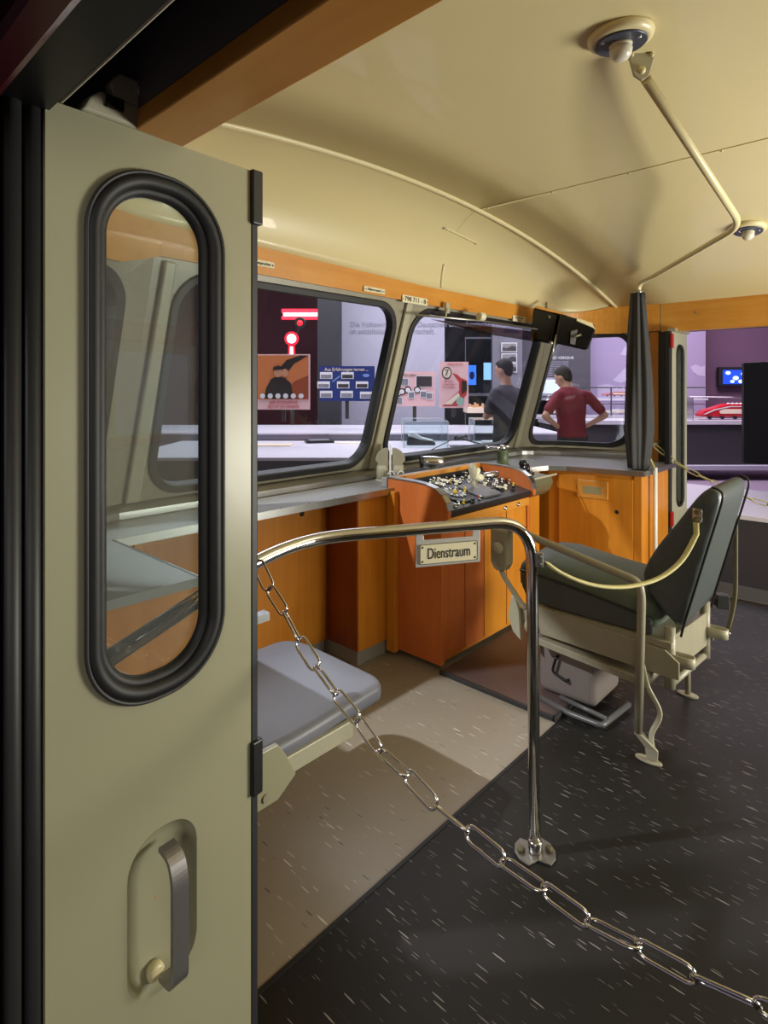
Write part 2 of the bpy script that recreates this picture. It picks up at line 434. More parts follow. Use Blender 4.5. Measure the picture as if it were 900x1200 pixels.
# saloon bulkhead behind the camera (seen in reflections)
mb = MB(); mb.bb(.2, 4.76, -3.06, -3.0, -.06, 1.0); mb.bb(.2, 4.76, -3.06, -3.0, 1.72, 2.36)
for x0_, x1_ in ((.2, .62), (1.42, 1.62), (2.38, 2.58), (3.34, 3.54), (4.3, 4.76)): mb.bb(x0_, x1_, -3.06, -3.0, 1.0, 1.72)
struct(mb.build('wall_rear', 'cream'))
mb = MB(); mb.bb(.2, 4.76, -3.0, -2.97, 1.80, 1.98); mb.bb(.2, 4.76, -3.0, -2.97, .90, .98); struct(mb.build('trim_28', 'woodx'))
mb = MB(); mb.grid(lambda a, b: (.40+a*4.16, -3.05+b*1.45, roofz(.40+a*4.16)), 30, 4); struct(mb.build('ceiling_saloon', 'cream', solid=.012))
mb = MB(); mb.bb(.2, .26, -3.0, -1.6, -.06, 2.1); mb.bb(4.5, 4.56, -3.0, -1.6, -.06, 2.1); struct(mb.build('wall_saloon', 'cream'))
struct(MB().bb(.2, 4.78, -3.05, -1.6, -.06, -.001).build('floor_saloon', 'floordark'))
# windscreen wall: cells with rounded openings
UF = Vector((1, 0, 0)); WF = Vector((0, -RAKE, 1)).normalized(); NF = UF.cross(WF) * -1   # outward (+Y)
slen = math.sqrt(1+RAKE*RAKE)
def fp(x, z, off=0): return Vector((x, yf(z), z))+Vector((0, 1, RAKE)).normalized()*off
def front_cell(name, x0, x1, gx0, gx1, gz0, gz1, r, idx):
    cx, cz = (gx0+gx1)/2, (gz0+gz1)/2; n = 8
    inn = [fp(x, z) for x, z in rr(gx1-gx0, gz1-gz0, r, n, cx, cz)]
    rect = []
    for x, z in rr(gx1-gx0, gz1-gz0, r, n, cx, cz):
        dx = (x-cx)/((gx1-gx0)/2); dz = (z-cz)/((gz1-gz0)/2); m_ = max(abs(dx), abs(dz))
        X = cx+(dx/m_)*((x1-cx) if dx > 0 else (cx-x0)); Z = cz+(dz/m_)*((1.91-cz) if dz > 0 else (cz-.90)); rect.append((X, Z))
    # snap the four corners
    for tx, tz in ((x1, 1.91), (x0, 1.91), (x0, .90), (x1, .90)):
        k = min(range(len(rect)), key=lambda i: (rect[i][0]-tx)**2+(rect[i][1]-tz)**2); rect[k] = (tx, tz)
    outer = [fp(x, z) for x, z in rect]
    mb = MB(); mb.ring(outer, inn, Vector((0, 1, RAKE)).normalized()*.05, smooth=False)
    struct(mb.build('wall_front', 'beige'))
    # gasket, pane
    w = struct(MB().ring([fp(x, z, -.012) for x, z in rr(gx1-gx0+.04, gz1-gz0+.04, r+.02, n, cx, cz)],
              [fp(x, z, -.012) for x, z in rr(gx1-gx0-.03, gz1-gz0-.03, r-.015, n, cx, cz)], Vector((0, 1, RAKE)).normalized()*.055).build('window_%d' % idx, 'rubber', bevel=.006))
    MB().prism([fp(x, z, .015) for x, z in rr(gx1-gx0-.02, gz1-gz0-.02, r-.01, n, cx, cz)], Vector((0, 1, RAKE)).normalized()*.004).build('window_pane', 'glass', w)
front_cell('wall_front', 1.00, XC, 1.13, 2.405, .965, 1.845, .14, 1)
front_cell('wall_front', XC, 4.17, 2.555, 4.04, .965, 1.845, .14, 2)
# raised cover strips on the pillars
for k, (x, xt) in enumerate(((XC, XC), (1.06, 1.08), (4.115, 4.07))):
    mb = MB(); w_ = .03
    a = Vector((x, yf(.93)-.001, .93)); b = Vector((xt, yf(1.88)-.001, 1.88))
    mb.prism([a+Vector((-w_, 0, 0)), a+Vector((w_, 0, 0)), b+Vector((w_*.8, 0, 0)), b+Vector((-w_*.8, 0, 0))], (0, -.022, 0))
    struct(mb.build('trim_%d' % (9+k), 'beigelight', bevel=.008))
# rounded corner windows
def corner_cell(fn, sgn, idx):
    n = 8; s0, s1, z0, z1 = .12, .965, .965, 1.805; cx, cz = (s0+s1)/2, (z0+z1)/2
    L = .9
    def mp(s, z, off=0):
        p = fn(s, z); q = fn(min(s+.01, 1), z) if s < .99 else fn(s-.01, z); t = (q-p) if s < .99 else (p-q)
        nn = Vector((-t.y, t.x, 0)).normalized()*sgn; return p+nn*off
    base = rr((s1-s0)*L, z1-z0, .12, n, 0, cz); inn = [(x/L+cx, z) for x, z in base]
    rect = []
    for x, z in inn:
        dx = (x-cx)/((s1-s0)/2); dz = (z-cz)/((z1-z0)/2); m_ = max(abs(dx), abs(dz))
        rect.append((cx+(dx/m_)*((1-cx) if dx > 0 else cx), cz+(dz/m_)*((1.90-cz) if dz > 0 else (cz-.90))))
    for tx, tz in ((1, 1.90), (0, 1.90), (0, .90), (1, .90)):
        k = min(range(len(rect)), key=lambda i: (rect[i][0]-tx)**2+(rect[i][1]-tz)**2); rect[k] = (tx, tz)
    # dense sampling along edges for curvature
    def dense(lst, k=3):
        out = []
        for i in range(len(lst)):
            a = lst[i]; b = lst[(i+1) % len(lst)]
            for j in range(k): out.append((a[0]+(b[0]-a[0])*j/k, a[1]+(b[1]-a[1])*j/k))
        return out
    inn = dense(inn); rect = dense(rect); m = len(inn)
    def ringm(A, B, o1, o2):
        mb = MB(); a = [mp(x, z, o1) for x, z in A]; b = [mp(x, z, o1) for x, z in B]; c = [mp(x, z, o2) for x, z in A]; d = [mp(x, z, o2) for x, z in B]
        mb.v = a+b+c+d
        for i in range(m):
            j = (i+1) % m
            for q in ((i, j, m+j, m+i), (2*m+i, 3*m+i, 3*m+j, 2*m+j), (i, 2*m+i, 2*m+j, j), (m+i, m+j, 3*m+j, 3*m+i)): mb.f.append(q); mb.sm.append(False)
        return mb
    side = 'far' if idx == 3 else 'near'
    struct(ringm(rect, inn, 0, .05).build('wall_%s_corner' % side, 'beige'))
    big = [(cx+(x-cx)*1.04, cz+(z-cz)*1.045) for x, z in inn]; sm_ = [(cx+(x-cx)*.955, cz+(z-cz)*.965) for x, z in inn]
    w = struct(ringm(big, sm_, -.012, .04).build('window_%d' % idx, 'rubber'))
    # pane as curved strip
    mb = MB()
    zz = [(x, z) for x, z in inn]
    K = 24
    cols = []
    for i in range(K+1):
        s = s0+(s1-s0)*i/K; ex = min(s-s0, s1-s)*L; cr = 0
        if ex < .12: cr = .12-math.sqrt(max(0, .12**2-(.12-ex)**2))
        cols.append((mp(s, z0+cr, .015), mp(s, z1-cr, .015)))
    for i in range(K):
        mb.add([cols[i][0], cols[i+1][0], cols[i+1][1], cols[i][1]], [(0, 1, 2, 3)], True)
    mb.build('window_pane', 'glass', w, solid=.004)
corner_cell(corner_far, 1, 3)
corner_cell(corner_near, -1, 4)
# lower front wall following the same plan
def lowpath(off=0):
    pts = [Vector((XN-off, 1.40, 0))]
    pts += [corner_near(1-i/10, ZS) for i in range(11)]+[corner_far(i/10, ZS) for i in range(11)]+[Vector((XF+off, 1.40, 0))]
    return [Vector((p.x, p.y, 0)) for p in pts]
P = lowpath(); mb = MB()
def off2(P, o):
    out = []
    for i in range(len(P)):
        t = P[min(i+1, len(P)-1)]-P[max(i-1, 0)]; out.append(P[i]+Vector((-t.y, t.x, 0)).normalized()*o)
    return out
Q = off2(P, .05)
for i in range(len(P)-1):
    a, b, c, d = P[i], P[i+1], Q[i+1], Q[i]; z = Vector((0, 0, .93))
    mb.add([a, b, c, d, a+z, b+z, c+z, d+z], [(0,3,2,1),(4,5,6,7),(0,1,5,4),(1,2,6,5),(2,3,7,6),(3,0,4,7)])
struct(mb.build('wall_front_lower', 'beige'))
# aluminium sill strip along the windows on the counter
Pi = off2(P, -.035); Pj = off2(P, -.004); mb = MB()
for i in range(1, len(P)-2):
    a, b, c, d = Pi[i], Pi[i+1], Pj[i+1], Pj[i]; z0 = Vector((0, 0, .872)); z1 = Vector((0, 0, .93)); z2 = Vector((0, 0, .90))
    mb.add([a+z0, b+z0, c+z0, d+z0, a+z2, b+z2, c+z1, d+z1], [(0,3,2,1),(4,5,6,7),(0,1,5,4),(1,2,6,5),(2,3,7,6),(3,0,4,7)])
struct(mb.build('trim_12', 'alu'))
# far side: post between corner window and doorway, rear side walls, sill
mb = MB(); mb.bb(XF-.004, XF+.03, 1.40, 1.60, .0, 1.90); mb.bb(XF, XF+.30, 1.37, 1.41, 0, 2.05); struct(mb.build('wall_far_post', 'dark'))
mb = MB(); mb.bb(XF-.012, XF-.004, 1.44, 1.50, .0, 1.81); struct(mb.build('trim_13', 'woodv'))
mb = MB(); mb.bb(XF, XF+.28, -1.6, -.25, -.06, 2.05); mb.bb(XF+.05, XF+.28, -.25, 1.6, 1.82, 2.25); struct(mb.build('wall_far', 'dark'))
mb = MB(); mb.bb(XF-.03, XF+.28, -.25, 1.37, -.04, .006); struct(mb.build('trim_14', 'lamdk', bevel=.002))
mb = MB(); mb.bb(XF-.045, XF-.028, -.25, 1.37, -.001, .012); struct(mb.build('trim_15', 'alu', bevel=.002))
# near side: walls behind / before the camera's doorway
mb = MB(); mb.bb(.20, .33, .965, 1.6, 0, 2.05); mb.bb(.20, .465, -1.6, 1.6, 1.94, 2.16); mb.bb(.2, XN, -1.6, -.55, -.06, 1.83)
struct(mb.build('wall_near', 'dark'))
# outside bodywork over the near door: track housing, rain gutter
mb = MB(); mb.bb(.272, .404, -1.5, .95, 1.94, 1.95); struct(mb.build('trim_16', 'black'))
mb = MB(); mb.bb(.404, .42, -1.5, 1.4, 1.831, 1.95); struct(mb.build('trim_29', mat('grey housing enamel', (96, 94, 94), .5)))
mb = MB(); mb.bb(.2805, .286, -1.5, .86, 1.784, 1.797); struct(mb.build('trim_17', 'beigelight', bevel=.003))
mb = MB(); mb.bb(.215, .280, -1.5, .95, 1.785, 1.83); struct(mb.build('trim_18', 'black'))
mb = MB(); mb.bb(.165, .212, -1.5, 1.4, 1.76, 2.1); struct(mb.build('trim_19', 'darkred', bevel=.01))
mb = MB(); mb.tube([(.135, -1.5, 1.765), (.135, 1.4, 1.765)], .018, 10); mb.bb(.10, .165, -1.5, 1.4, 1.78, 1.80); struct(mb.build('trim_20', 'dark'))
# rubber seals standing in the near jamb, left of the door leaf
for k, (x, y, r_) in enumerate(((.262, .905, .012), (.236, .90, .012), (.208, .895, .013))):
    mb = MB(); mb.tube([(x, y, 0), (x, y, 1.80)], r_, 10); struct(mb.build('trim_%d' % (21+k), 'rubber2'))
mb = MB(); mb.bb(.10, .272, .915, .96, 0, 1.8); struct(mb.build('trim_24', 'black'))
mb = MB(); mb.bb(.33, .345, .97, 1.5, 0, .9); struct(mb.build('trim_25', 'woodv'))

# ================================================================== NEAR DOOR LEAF
DL = U(53, 115, z=1.80); DR = U(294, 200, z=1.80)
DL.z = 0; DR.z = 0
du = (DR-DL).normalized(); dn = Vector((du.y, -du.x, 0))       # towards the camera
if dn.y > 0: dn = -dn
dw = (DR-DL).length
def dp(u, z, off=0): return DL+du*u+Vector((0, 0, z))+dn*off
def dpx(px, py, off=0):   # a point of the leaf plane seen at a pixel
    k = (px-CX)/F; ray = FWD+RIGHT*k+UPV*(-(py-HY)/F); o = Vector((0, 0, CZ))
    den = ray.dot(dn); t = (dp(0, 0, off)-o).dot(dn)/den; p = o+ray*t; return ((p-DL).dot(du), p.z)
leaf = empty('folding_door', dp(dw/2, .02), 'grey green folding door leaf with tall oval window, folded open at left', 'door')
ul, zt = dpx(101, 510); ur, _ = dpx(258, 510); zt = dpx(175, 205)[1]; zb = dpx(170, 820)[1]
gw = ur-ul; gc = (ul+ur)/2; gh = zt-zb; gz = (zt+zb)/2
n = 14
rad = gw*.46
ino = rr(gw, gh, rad, n, gc, gz)
rect = []
for x, z in ino:
    dx = (x-gc)/(gw/2); dz = (z-gz)/(gh/2); m_ = max(abs(dx), abs(dz))
    rect.append((gc+dx/m_*((dw-gc) if dx > 0 else gc), gz+dz/m_*((1.80-gz) if dz > 0 else gz-.02)))
for tx, tz in ((dw, 1.80), (0, 1.80), (0, .02), (dw, .02)):
    k = min(range(len(rect)), key=lambda i: ((rect[i][0]-tx)*3)**2+(rect[i][1]-tz)**2); rect[k] = (tx, tz)
hu, hz = dpx(192, 1068); ZSP = .86; bw, bh = .060, .130
def cell(hole, z0, z1):
    hcx = sum(p[0] for p in hole)/len(hole); hcz = (min(p[1] for p in hole)+max(p[1] for p in hole))/2
    hw_ = (max(p[0] for p in hole)-min(p[0] for p in hole))/2; hh_ = (max(p[1] for p in hole)-min(p[1] for p in hole))/2; out = []
    for x, z in hole:
        dx = (x-hcx)/hw_; dz = (z-hcz)/hh_; m_ = max(abs(dx), abs(dz))
        out.append((hcx+dx/m_*((dw-hcx) if dx > 0 else hcx), hcz+dz/m_*((z1-hcz) if dz > 0 else hcz-z0)))
    for tx, tz in ((dw, z1), (0, z1), (0, z0), (dw, z0)):
        k = min(range(len(out)), key=lambda i: ((out[i][0]-tx)*3)**2+(out[i][1]-tz)**2); out[k] = (tx, tz)
    return out
dishol = rr(bw*2, bh*2, .055, 10, hu, hz+.008)
mb = MB(); mb.ring([dp(x, z, 0) for x, z in cell(ino, ZSP, 1.80)], [dp(x, z, 0) for x, z in ino], -dn*.032)
mb.ring([dp(x, z, 0) for x, z in cell(dishol, .02, ZSP)], [dp(x, z, 0) for x, z in dishol], -dn*.032)
mb.build('panel', 'door', leaf)
mb = MB()     # thick rounded rubber gasket
cen = rr(gw-.020, gh-.020, rad-.010, n, gc, gz)
mb.tube([dp(x, z, -.002) for x, z in cen], .0125, 12, closed=True)
cen2 = rr(gw-.046, gh-.046, rad-.023, n, gc, gz); mb.tube([dp(x, z, -.012) for x, z in cen2], .011, 10, closed=True)
gk = mb.build('window_gasket', 'rubber', leaf)
mb = MB(); mb.tube([dp(x, z, .006) for x, z in rr(gw+.004, gh+.004, rad+.002, n, gc, gz)], .0035, 8, closed=True); mb.build('gasket_lip', 'rubber2', gk)
mb = MB(); mb.prism([dp(x, z, -.016) for x, z in rr(gw-.04, gh-.04, rad-.02, n, gc, gz)], -dn*.004); mb.build('pane', 'glassdoor', leaf)
mb = MB(); mb.box(dp(dw+.008, .9, -.016), (.016, .034, 1.78), rz=math.atan2(du.y, du.x)); es = mb.build('edge_seal', 'rubber2', leaf, bevel=.003)
mb = MB(); mb.box(dp(dw+.010, 1.752, -.014), (.024, .045, .10), rz=math.atan2(du.y, du.x)); mb.box(dp(dw+.010, .70, -.014), (.024, .045, .10), rz=math.atan2(du.y, du.x)); mb.build('seal_clip', 'black', es, bevel=.003)
# handle in its dished recess
mb = MB(); rings = []
for k, o_ in ((1.0, .0005), (.985, -.003), (.90, -.014), (.72, -.022), (.4, -.026), (.02, -.027)):
    rings.append([dp(hu+(x-hu)*k, hz+.008+(z-hz-.008)*(1-(1-k)*.8 if k > .3 else k), o_) for x, z in dishol])
mb.loft(rings, cap=False); hd = mb.build('handle_recess', 'door', leaf)
hpts = [dp(hu+.004, hz+.105, 0), dp(hu+.004, hz+.100, .028), dp(hu+.004, hz+.070, .040), dp(hu+.004, hz-.085, .040), dp(hu+.004, hz-.100, .030), dp(hu+.004, hz-.102, 0)]
hf = fillet(hpts, .02, 5); mb = MB()
rings = []
for i, p in enumerate(hf):
    t = (hf[min(i+1, len(hf)-1)]-hf[max(i-1, 0)]).normalized(); nn = du.cross(t).normalized()
    rings.append([p+du*.0135+nn*.004, p+du*.0135-nn*.004, p-du*.0135-nn*.004, p-du*.0135+nn*.004])
mb.loft(rings, smooth=False); hh = mb.build('handle', mat('satin aluminium', (150, 147, 147), .33, .75, noise=.1), leaf, bevel=.002)
mb = MB(); mb.lathe([(.014, 0), (.014, .012), (.010, .016)], dp(hu-.008, hz-.098, -.02), dn, 12); mb.build('handle_boss', 'creamtrim', hh)
# hanger bracket on top of the leaf running in the track
bu = dpx(141, 130)[0]
br = empty('door_hanger', dp(bu, 1.80, -.016), 'beige metal hanger bracket clamped on top edge of the folding door', 'door bracket')
mb = MB()
def bp(u, z, o=0): return dp(bu+u*1.1, 1.80+z*1.1, o+.008)
mb.prism([bp(-.055, 0), bp(.055, 0), bp(.04, .034), bp(-.03, .034), bp(-.045, .02)], -dn*.03)
mb.prism([bp(-.012, .03), bp(.042, .03), bp(.048, .05), bp(.045, .068), bp(-.005, .068), bp(-.018, .05)], -dn*.02)
mb.build('bracket_body', 'beigelight', br, bevel=.005, seg=3)
mb = MB(); mb.lathe([(.012, 0), (.012, .008), (.006, .008), (.006, .004)], bp(.030, .052, -.002), dn, 16); mb.build('roller', 'beigelight', br)
mb = MB(); mb.box(bp(-.012, .022, .001), (.026, .006, .018), rz=math.atan2(du.y, du.x)); mb.build('slot', 'rubber', br)
mb = MB(); mb.bb(br.location.x-.01, br.location.x+.01, br.location.y-.01, br.location.y+.01, 1.86, 1.84); mb.build('hanger_pin', 'beigelight', br)

# ================================================================== GUARD RAIL + SIGN
rail = empty('guard_rail', (1.61, .872, 0), 'bent chrome tube rail with upright post bolted to the dark floor', 'guard rail')
pole = U(627, 1000, z=0)
px0 = pole.x; py0 = pole.y
top = Vector((px0, py0, 0))
A = U(310, 651, z=.995); B0 = U(575, 609, z=1.0); 
Bc = Vector((px0-.012, py0+.005, 1.005))
Lft = U(372, 630, z=1.0)
Lend = Vector((.346, 1.12, .86))
path = fillet([Lend, A, Lft, Bc, Vector((px0, py0, .012))], .13, 8)
MB().tube(path, .0172, 20).build('rail_tube', 'chrome', rail)
mb = MB(); ang = math.atan2(RIGHT.y, RIGHT.x)
mb.prism([(px0+math.cos(ang+a)*.062*(1 if i % 1 == 0 else 1)*(1.0 if abs(math.cos(a)) > .3 else .55), py0+math.sin(ang+a)*.062*(1.0 if abs(math.cos(a)) > .3 else .55), .001) for i, a in enumerate([0, .5, 1.0, pi/2, pi-1, pi-.5, pi, pi+.5, pi+1, 3*pi/2, -1, -.5])], (0, 0, .007))
fl = mb.build('floor_flange', mat('tarnished steel', (150, 146, 138), .42, .9, noise=.3, nscale=60), rail, bevel=.002)
for s in (-1, 1):
    mb = MB(); mb.lathe([(.011, 0), (.011, .009), (.006, .012)], (px0+RIGHT.x*.042*s, py0+RIGHT.y*.042*s, .008), (0, 0, 1), 6); mb.build('bolt', 'strapdk', fl)
mb = MB(); mb.lathe([(.02, 0), (.021, .004), (.021, .03), (.018, .034)], (px0, py0, .008), (0, 0, 1), 20); mb.build('socket', 'chromer', fl)
# clip where the strap hooks on
cl = U(622, 655, d=pole.dot(FWD)-.01)
mb = MB(); mb.box((px0+RIGHT.x*.008-.02*FWD.x, py0+RIGHT.y*.008-.02*FWD.y, cl.z+.0), (.022, .008, .045), rz=ang); cp = mb.build('strap_clip', 'alu', rail, bevel=.003)
for dz in (-.011, .011): MB().lathe([(.005, 0), (.005, .004), (.002, .005)], (px0+RIGHT.x*.008-.024*FWD.x, py0+RIGHT.y*.008-.024*FWD.y, cl.z+dz), -FWD, 8).build('rivet', 'lamdk', cp)
# Dienstraum plate hanging below the rail
s0 = U(490, 643, z=.90); 
pl = U(487, 626, z=1.0)
# find rail depth at px 490 / 560 on the segment Lft->Bc
def rail_at(px):
    k = (px-CX)/F; best = None
    for i in range(400):
        p = Lft.lerp(Bc, i/399); r_, v_ = rvw(p.x, p.y); e = abs(r_/v_-k)
        if best is None or e < best[0]: best = (e, p)
    return best[1]
Ra, Rb = rail_at(489), rail_at(561); su = (Rb-Ra); su.z = 0; sw = su.length; su.normalize(); sn = Vector((su.y, -su.x, 0))
if sn.dot(FWD) > 0: sn = -sn
sg = empty('rail_sign', Ra.lerp(Rb, .5)+Vector((0, 0, -.09)), 'ivory Dienstraum sign hanging from the chrome rail', 'sign')
zc = Ra.z
sp = lambda u, z, o=0: Vector((Ra.x, Ra.y, 0))+su*u+Vector((0, 0, z))+sn*o
ztop = zc-.032; zbot = zc-.108
mb = MB()
mb.prism([sp(-.004, zbot), sp(sw+.004, zbot), sp(sw+.004, zc-.016), sp(sw-.018, zc-.016), sp(sw-.020, ztop), sp(.020, ztop), sp(.018, zc-.016), sp(-.004, zc-.016)], -sn*.003)
mb.build('backing_plate', mat('silver paint', (196, 196, 190), .35, .3), sg, bevel=.001)
mb = MB(); pc = sp(sw/2, (ztop-.008+zbot+.006)/2, .003); mb.prism([sp(x+sw/2, z+(ztop-.010+zbot+.006)/2, .001) for x, z in rr(sw-.012, ztop-zbot-.02, .004, 3)], sn*.003)
fpl = mb.build('face_plate', 'cream2', sg)
text('Dienstraum', .044, sp(sw/2, (ztop-.010+zbot+.006)/2, .0045), su, (0, 0, 1), 'ink', 'lettering', fpl, sx=.64)
mb = MB(); zm = (ztop-.010+zbot+.006)/2; 
mb.ring([sp(x+sw/2, z+zm, .0042) for x, z in rr(sw-.012, ztop-zbot-.02, .004, 3)], [sp(x+sw/2, z+zm, .0042) for x, z in rr(sw-.0145, ztop-zbot-.0225, .004, 3)], sn*.0006); mb.build('border_line', 'ink', fpl)
for a in (-1, 1):
    for b in (-1, 1): MB().lathe([(.0032, 0), (.0032, .001), (.001, .002)], sp(sw/2+a*(sw/2-.014), zm+b*.020, .004), sn, 10).build('screw', 'strapdk', fpl)

# ================================================================== CHAINS
def chain(name, joints_px, plane, pitch, wire, label, wid):
    P = [U(a, b, X=plane) for a, b in joints_px]; P = smooth_path(P, 8)
    # walk with constant chord
    pts = [P[0]]; cur = P[0]; i = 1
    while i < len(P):
        while i < len(P) and (P[i]-cur).length < pitch: i += 1
        if i >= len(P): break
        a, b = P[i-1], P[i]; lo, hi = 0, 1
        for _ in range(30):
            m_ = (lo+hi)/2
            if (a.lerp(b, m_)-cur).length < pitch: lo = m_
            else: hi = m_
        cur = a.lerp(b, hi); pts.append(cur)
    rt = empty(name, pts[0], *label)
    for k in range(len(pts)-1):
        a, b = pts[k], pts[k+1]; t = (b-a).normalized(); c = (a+b)/2
        L = pitch+2*wire*1.02
        nrm = Vector((1, 0, 0)); nrm = (nrm-t*nrm.dot(t)).normalized(); sd = t.cross(nrm)
        e1_ = t.cross(FWD).normalized(); e2_ = t.cross(e1_).normalized()
        rot = (.1, .35, 1.4, .1, 1.45, .2, .5, 1.5, .2, 1.0, .1, 1.45, .2, 1.1, .15, .6)[k % 16]+random.uniform(-.06, .06)
        e = e1_*math.cos(rot)+e2_*math.sin(rot)
        hw = wid/2; hl = L/2-wire*.0; pp = []
        for j in range(9): th = -pi/2+pi*j/8; pp.append(c+t*((hl-hw)+math.cos(th)*hw)+e*math.sin(th)*hw)
        for j in range(9): th = pi/2+pi*j/8; pp.append(c+t*(-(hl-hw)+math.cos(th)*hw)+e*math.sin(th)*hw)
        MB().tube(pp, wire, 10, closed=True).build('chain_link', 'chrome' if name == 'barrier_chain' else 'strap', rt)
    return pts
chain('barrier_chain', [(301.5, 659), (317, 692), (335, 720), (350, 749), (371, 782), (392, 811), (418, 842), (444, 879), (477, 908), (511, 945), (550, 976), (594, 1012), (642, 1045), (695, 1083), (753, 1112), (821, 1149), (893, 1180), (960, 1206), (1040, 1232)],
      .72, .0618, .0025, ('large chrome barrier chain hanging across the near doorway', 'chain'), .0255)
chain('rear_chain', [(767, 522), (780, 533), (800, 547), (815, 555), (832, 563), (850, 572), (870, 581), (885, 587), (905, 592), (930, 594)],
      4.36, .085, .0035, ('thin yellowish chain across the far doorway behind the seat', 'chain'), .024)
mb = MB(); mb.tube([U(760, 523, X=4.30), U(776, 517, X=4.44)], .014, 10); tag(mb.build('chain_hook', 'strapdk'), 'small brass coloured chain hook beside the far door', 'hook')

# ================================================================== COUNTER AND CABINETS
ZC = .87
ctr = [(XN+.01, 1.50), (.85, 1.50), (.85, 2.08), (2.31, 2.08), (2.31, 2.13), (3.20, 2.13), (3.20, 1.95), (3.55, 1.95), (3.68, 1.90), (3.75, 1.80), (3.82, 1.32), (4.465, 1.32), (4.47, 1.60)]
for i in range(9, -1, -1): p = corner_far(i/10, ZS); ctr.append((p.x-.004, p.y-.006))
for i in range(0, 10): p = corner_near(i/10, ZS); ctr.append((p.x+.004, p.y-.006))
cn = empty('counter', (2.4, 2.2, .84), 'grey laminate counter running under the windscreen with metal edge', 'counter')
MB().prism([(x, y, .845) for x, y in ctr], (0, 0, .025)).build('worktop', 'lam', cn)
def trimline(pts, z0, z1, w, m, name, parent):
    mb = MB()
    for i in range(len(pts)-1):
        a = Vector((*pts[i], 0)); b = Vector((*pts[i+1], 0)); t = (b-a).normalized(); nn = Vector((t.y, -t.x, 0))
        mb.add([a+Vector((0,0,z0)), b+Vector((0,0,z0)), b+nn*w+Vector((0,0,z0)), a+nn*w+Vector((0,0,z0)), a+Vector((0,0,z1)), b+Vector((0,0,z1)), b+nn*w+Vector((0,0,z1)), a+nn*w+Vector((0,0,z1))],
               [(0,3,2,1),(4,5,6,7),(0,1,5,4),(1,2,6,5),(2,3,7,6),(3,0,4,7)])
    return mb.build(name, m, parent)
trimline(ctr[1:4], .842, .874, .006, 'alu', 'edge_trim', cn)
trimline(ctr[6:12], .842, .874, .006, 'alu', 'edge_trim', cn)
for a in range(9): MB().lathe([(.004, 0), (.003, .002)], (.95+a*.16, 2.10, .8702), (0, 0, 1), 8).build('screw', 'chromer', cn)

def cabinet(name, label, x0, x1, y0, y1, z0, z1, m='woodv'):
    rt = empty(name, ((x0+x1)/2, (y0+y1)/2, z0), label, 'cabinet')
    MB().bb(x0, x1, y0, y1, z0, z1).build('body', m, rt, bevel=.002); return rt
# left, recessed
c = cabinet('base_cabinet', 'wide honey wood cabinet recessed below counter left of the desk', 1.02, 2.065, 2.34, 2.395, .07, .843)
MB().bb(1.04, 2.05, 2.332, 2.3395, .09, .835).build('door', 'woodv', c, bevel=.002)
d = U(354, 602, Y=2.33); mb = MB(); mb.lathe([(.014, 0), (.014, .004), (.006, .005)], (d.x, 2.332, d.z), (0, -1, 0), 16); mb.build('lock_hole', 'black', c)
MB().bb(1.02, 2.06, 2.345, 2.395, .002, .07).build('kick_board', 'lam', c)
# protruding narrow unit
c = cabinet('narrow_cabinet', 'narrow honey wood unit standing proud between left cabinet and desk', 2.075, 2.285, 2.105, 2.395, .07, .843)
MB().bb(2.075, 2.28, 2.11, 2.395, .002, .07).build('kick_board', 'lam', c)
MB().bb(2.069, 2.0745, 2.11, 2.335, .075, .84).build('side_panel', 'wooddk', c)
mb = MB(); mb.lathe([(.008, 0), (.006, .003)], U(404, 596, Y=2.10), (0, -1, 0), 10)
# near wing
c = cabinet('corner_cabinet', 'honey wood cabinet under the counter wing behind the folding door', XN+.04, .83, 1.52, 1.84, .02, .843)
MB().bb(.8305, .838, 1.55, 1.82, .06, .83).build('door', 'woodv', c, bevel=.002)
# filler right of desk
c = cabinet('filler_cabinet', 'honey wood panel unit between the desk and the far cabinet', 3.215, 3.70, 1.975, 2.39, .02, .843)
for a, b in ((3.225, 3.38), (3.39, 3.55), (3.56, 3.69)): MB().bb(a, b, 1.968, 1.9745, .06, .83).build('panel', 'woodv', c, bevel=.002)
# far wing cabinet facing the camera
rt = empty('far_cabinet', (4.1, 1.6, 0), 'honey wood cabinet with framed grey card beside the dark curtain', 'cabinet')
bod = [(3.77, 1.94), (3.835, 1.335), (4.46, 1.335), (4.46, 1.61), (4.30, 2.15), (3.80, 2.2)]
MB().prism([(x, y, .02) for x, y in bod], (0, 0, .823)).build('body', 'woodv', rt, bevel=.002)
fa = Vector((3.77, 1.94, 0)); fb = Vector((3.835, 1.335, 0)); fu = (fb-fa).normalized(); fn_ = Vector((fu.y, -fu.x, 0))
if fn_.x > 0: fn_ = -fn_
fl_ = (fb-fa).length
qp = lambda u, z, o=0: fa+fu*u+Vector((0, 0, z))+fn_*o
def slab(u0, u1, z0, z1, o0, o1): return MB().prism([qp(u0, z0, o0), qp(u1, z0, o0), qp(u1, z1, o0), qp(u0, z1, o0)], fn_*(o1-o0))
dr = slab(.075, fl_-.05, .08, .815, .0005, .012).build('door', 'woodv', rt, bevel=.002)
slab(.205, .405, .67, .79, .012, .022).build('card_frame', 'woody', dr, bevel=.004)
slab(.245, .365, .70, .75, .0222, .0235).build('grey_card', mat('speckled card', (150, 140, 96), .6, noise=.5, nscale=120), dr)
mb = MB(); mb.lathe([(.012, 0), (.012, .003), (.006, .004)], qp(.46, .60, .012), fn_, 14); mb.build('lock', 'black', dr)
slab(fl_-.045, fl_-.002, .03, .84, .0005, .006).build('corner_post', 'woodv', rt)

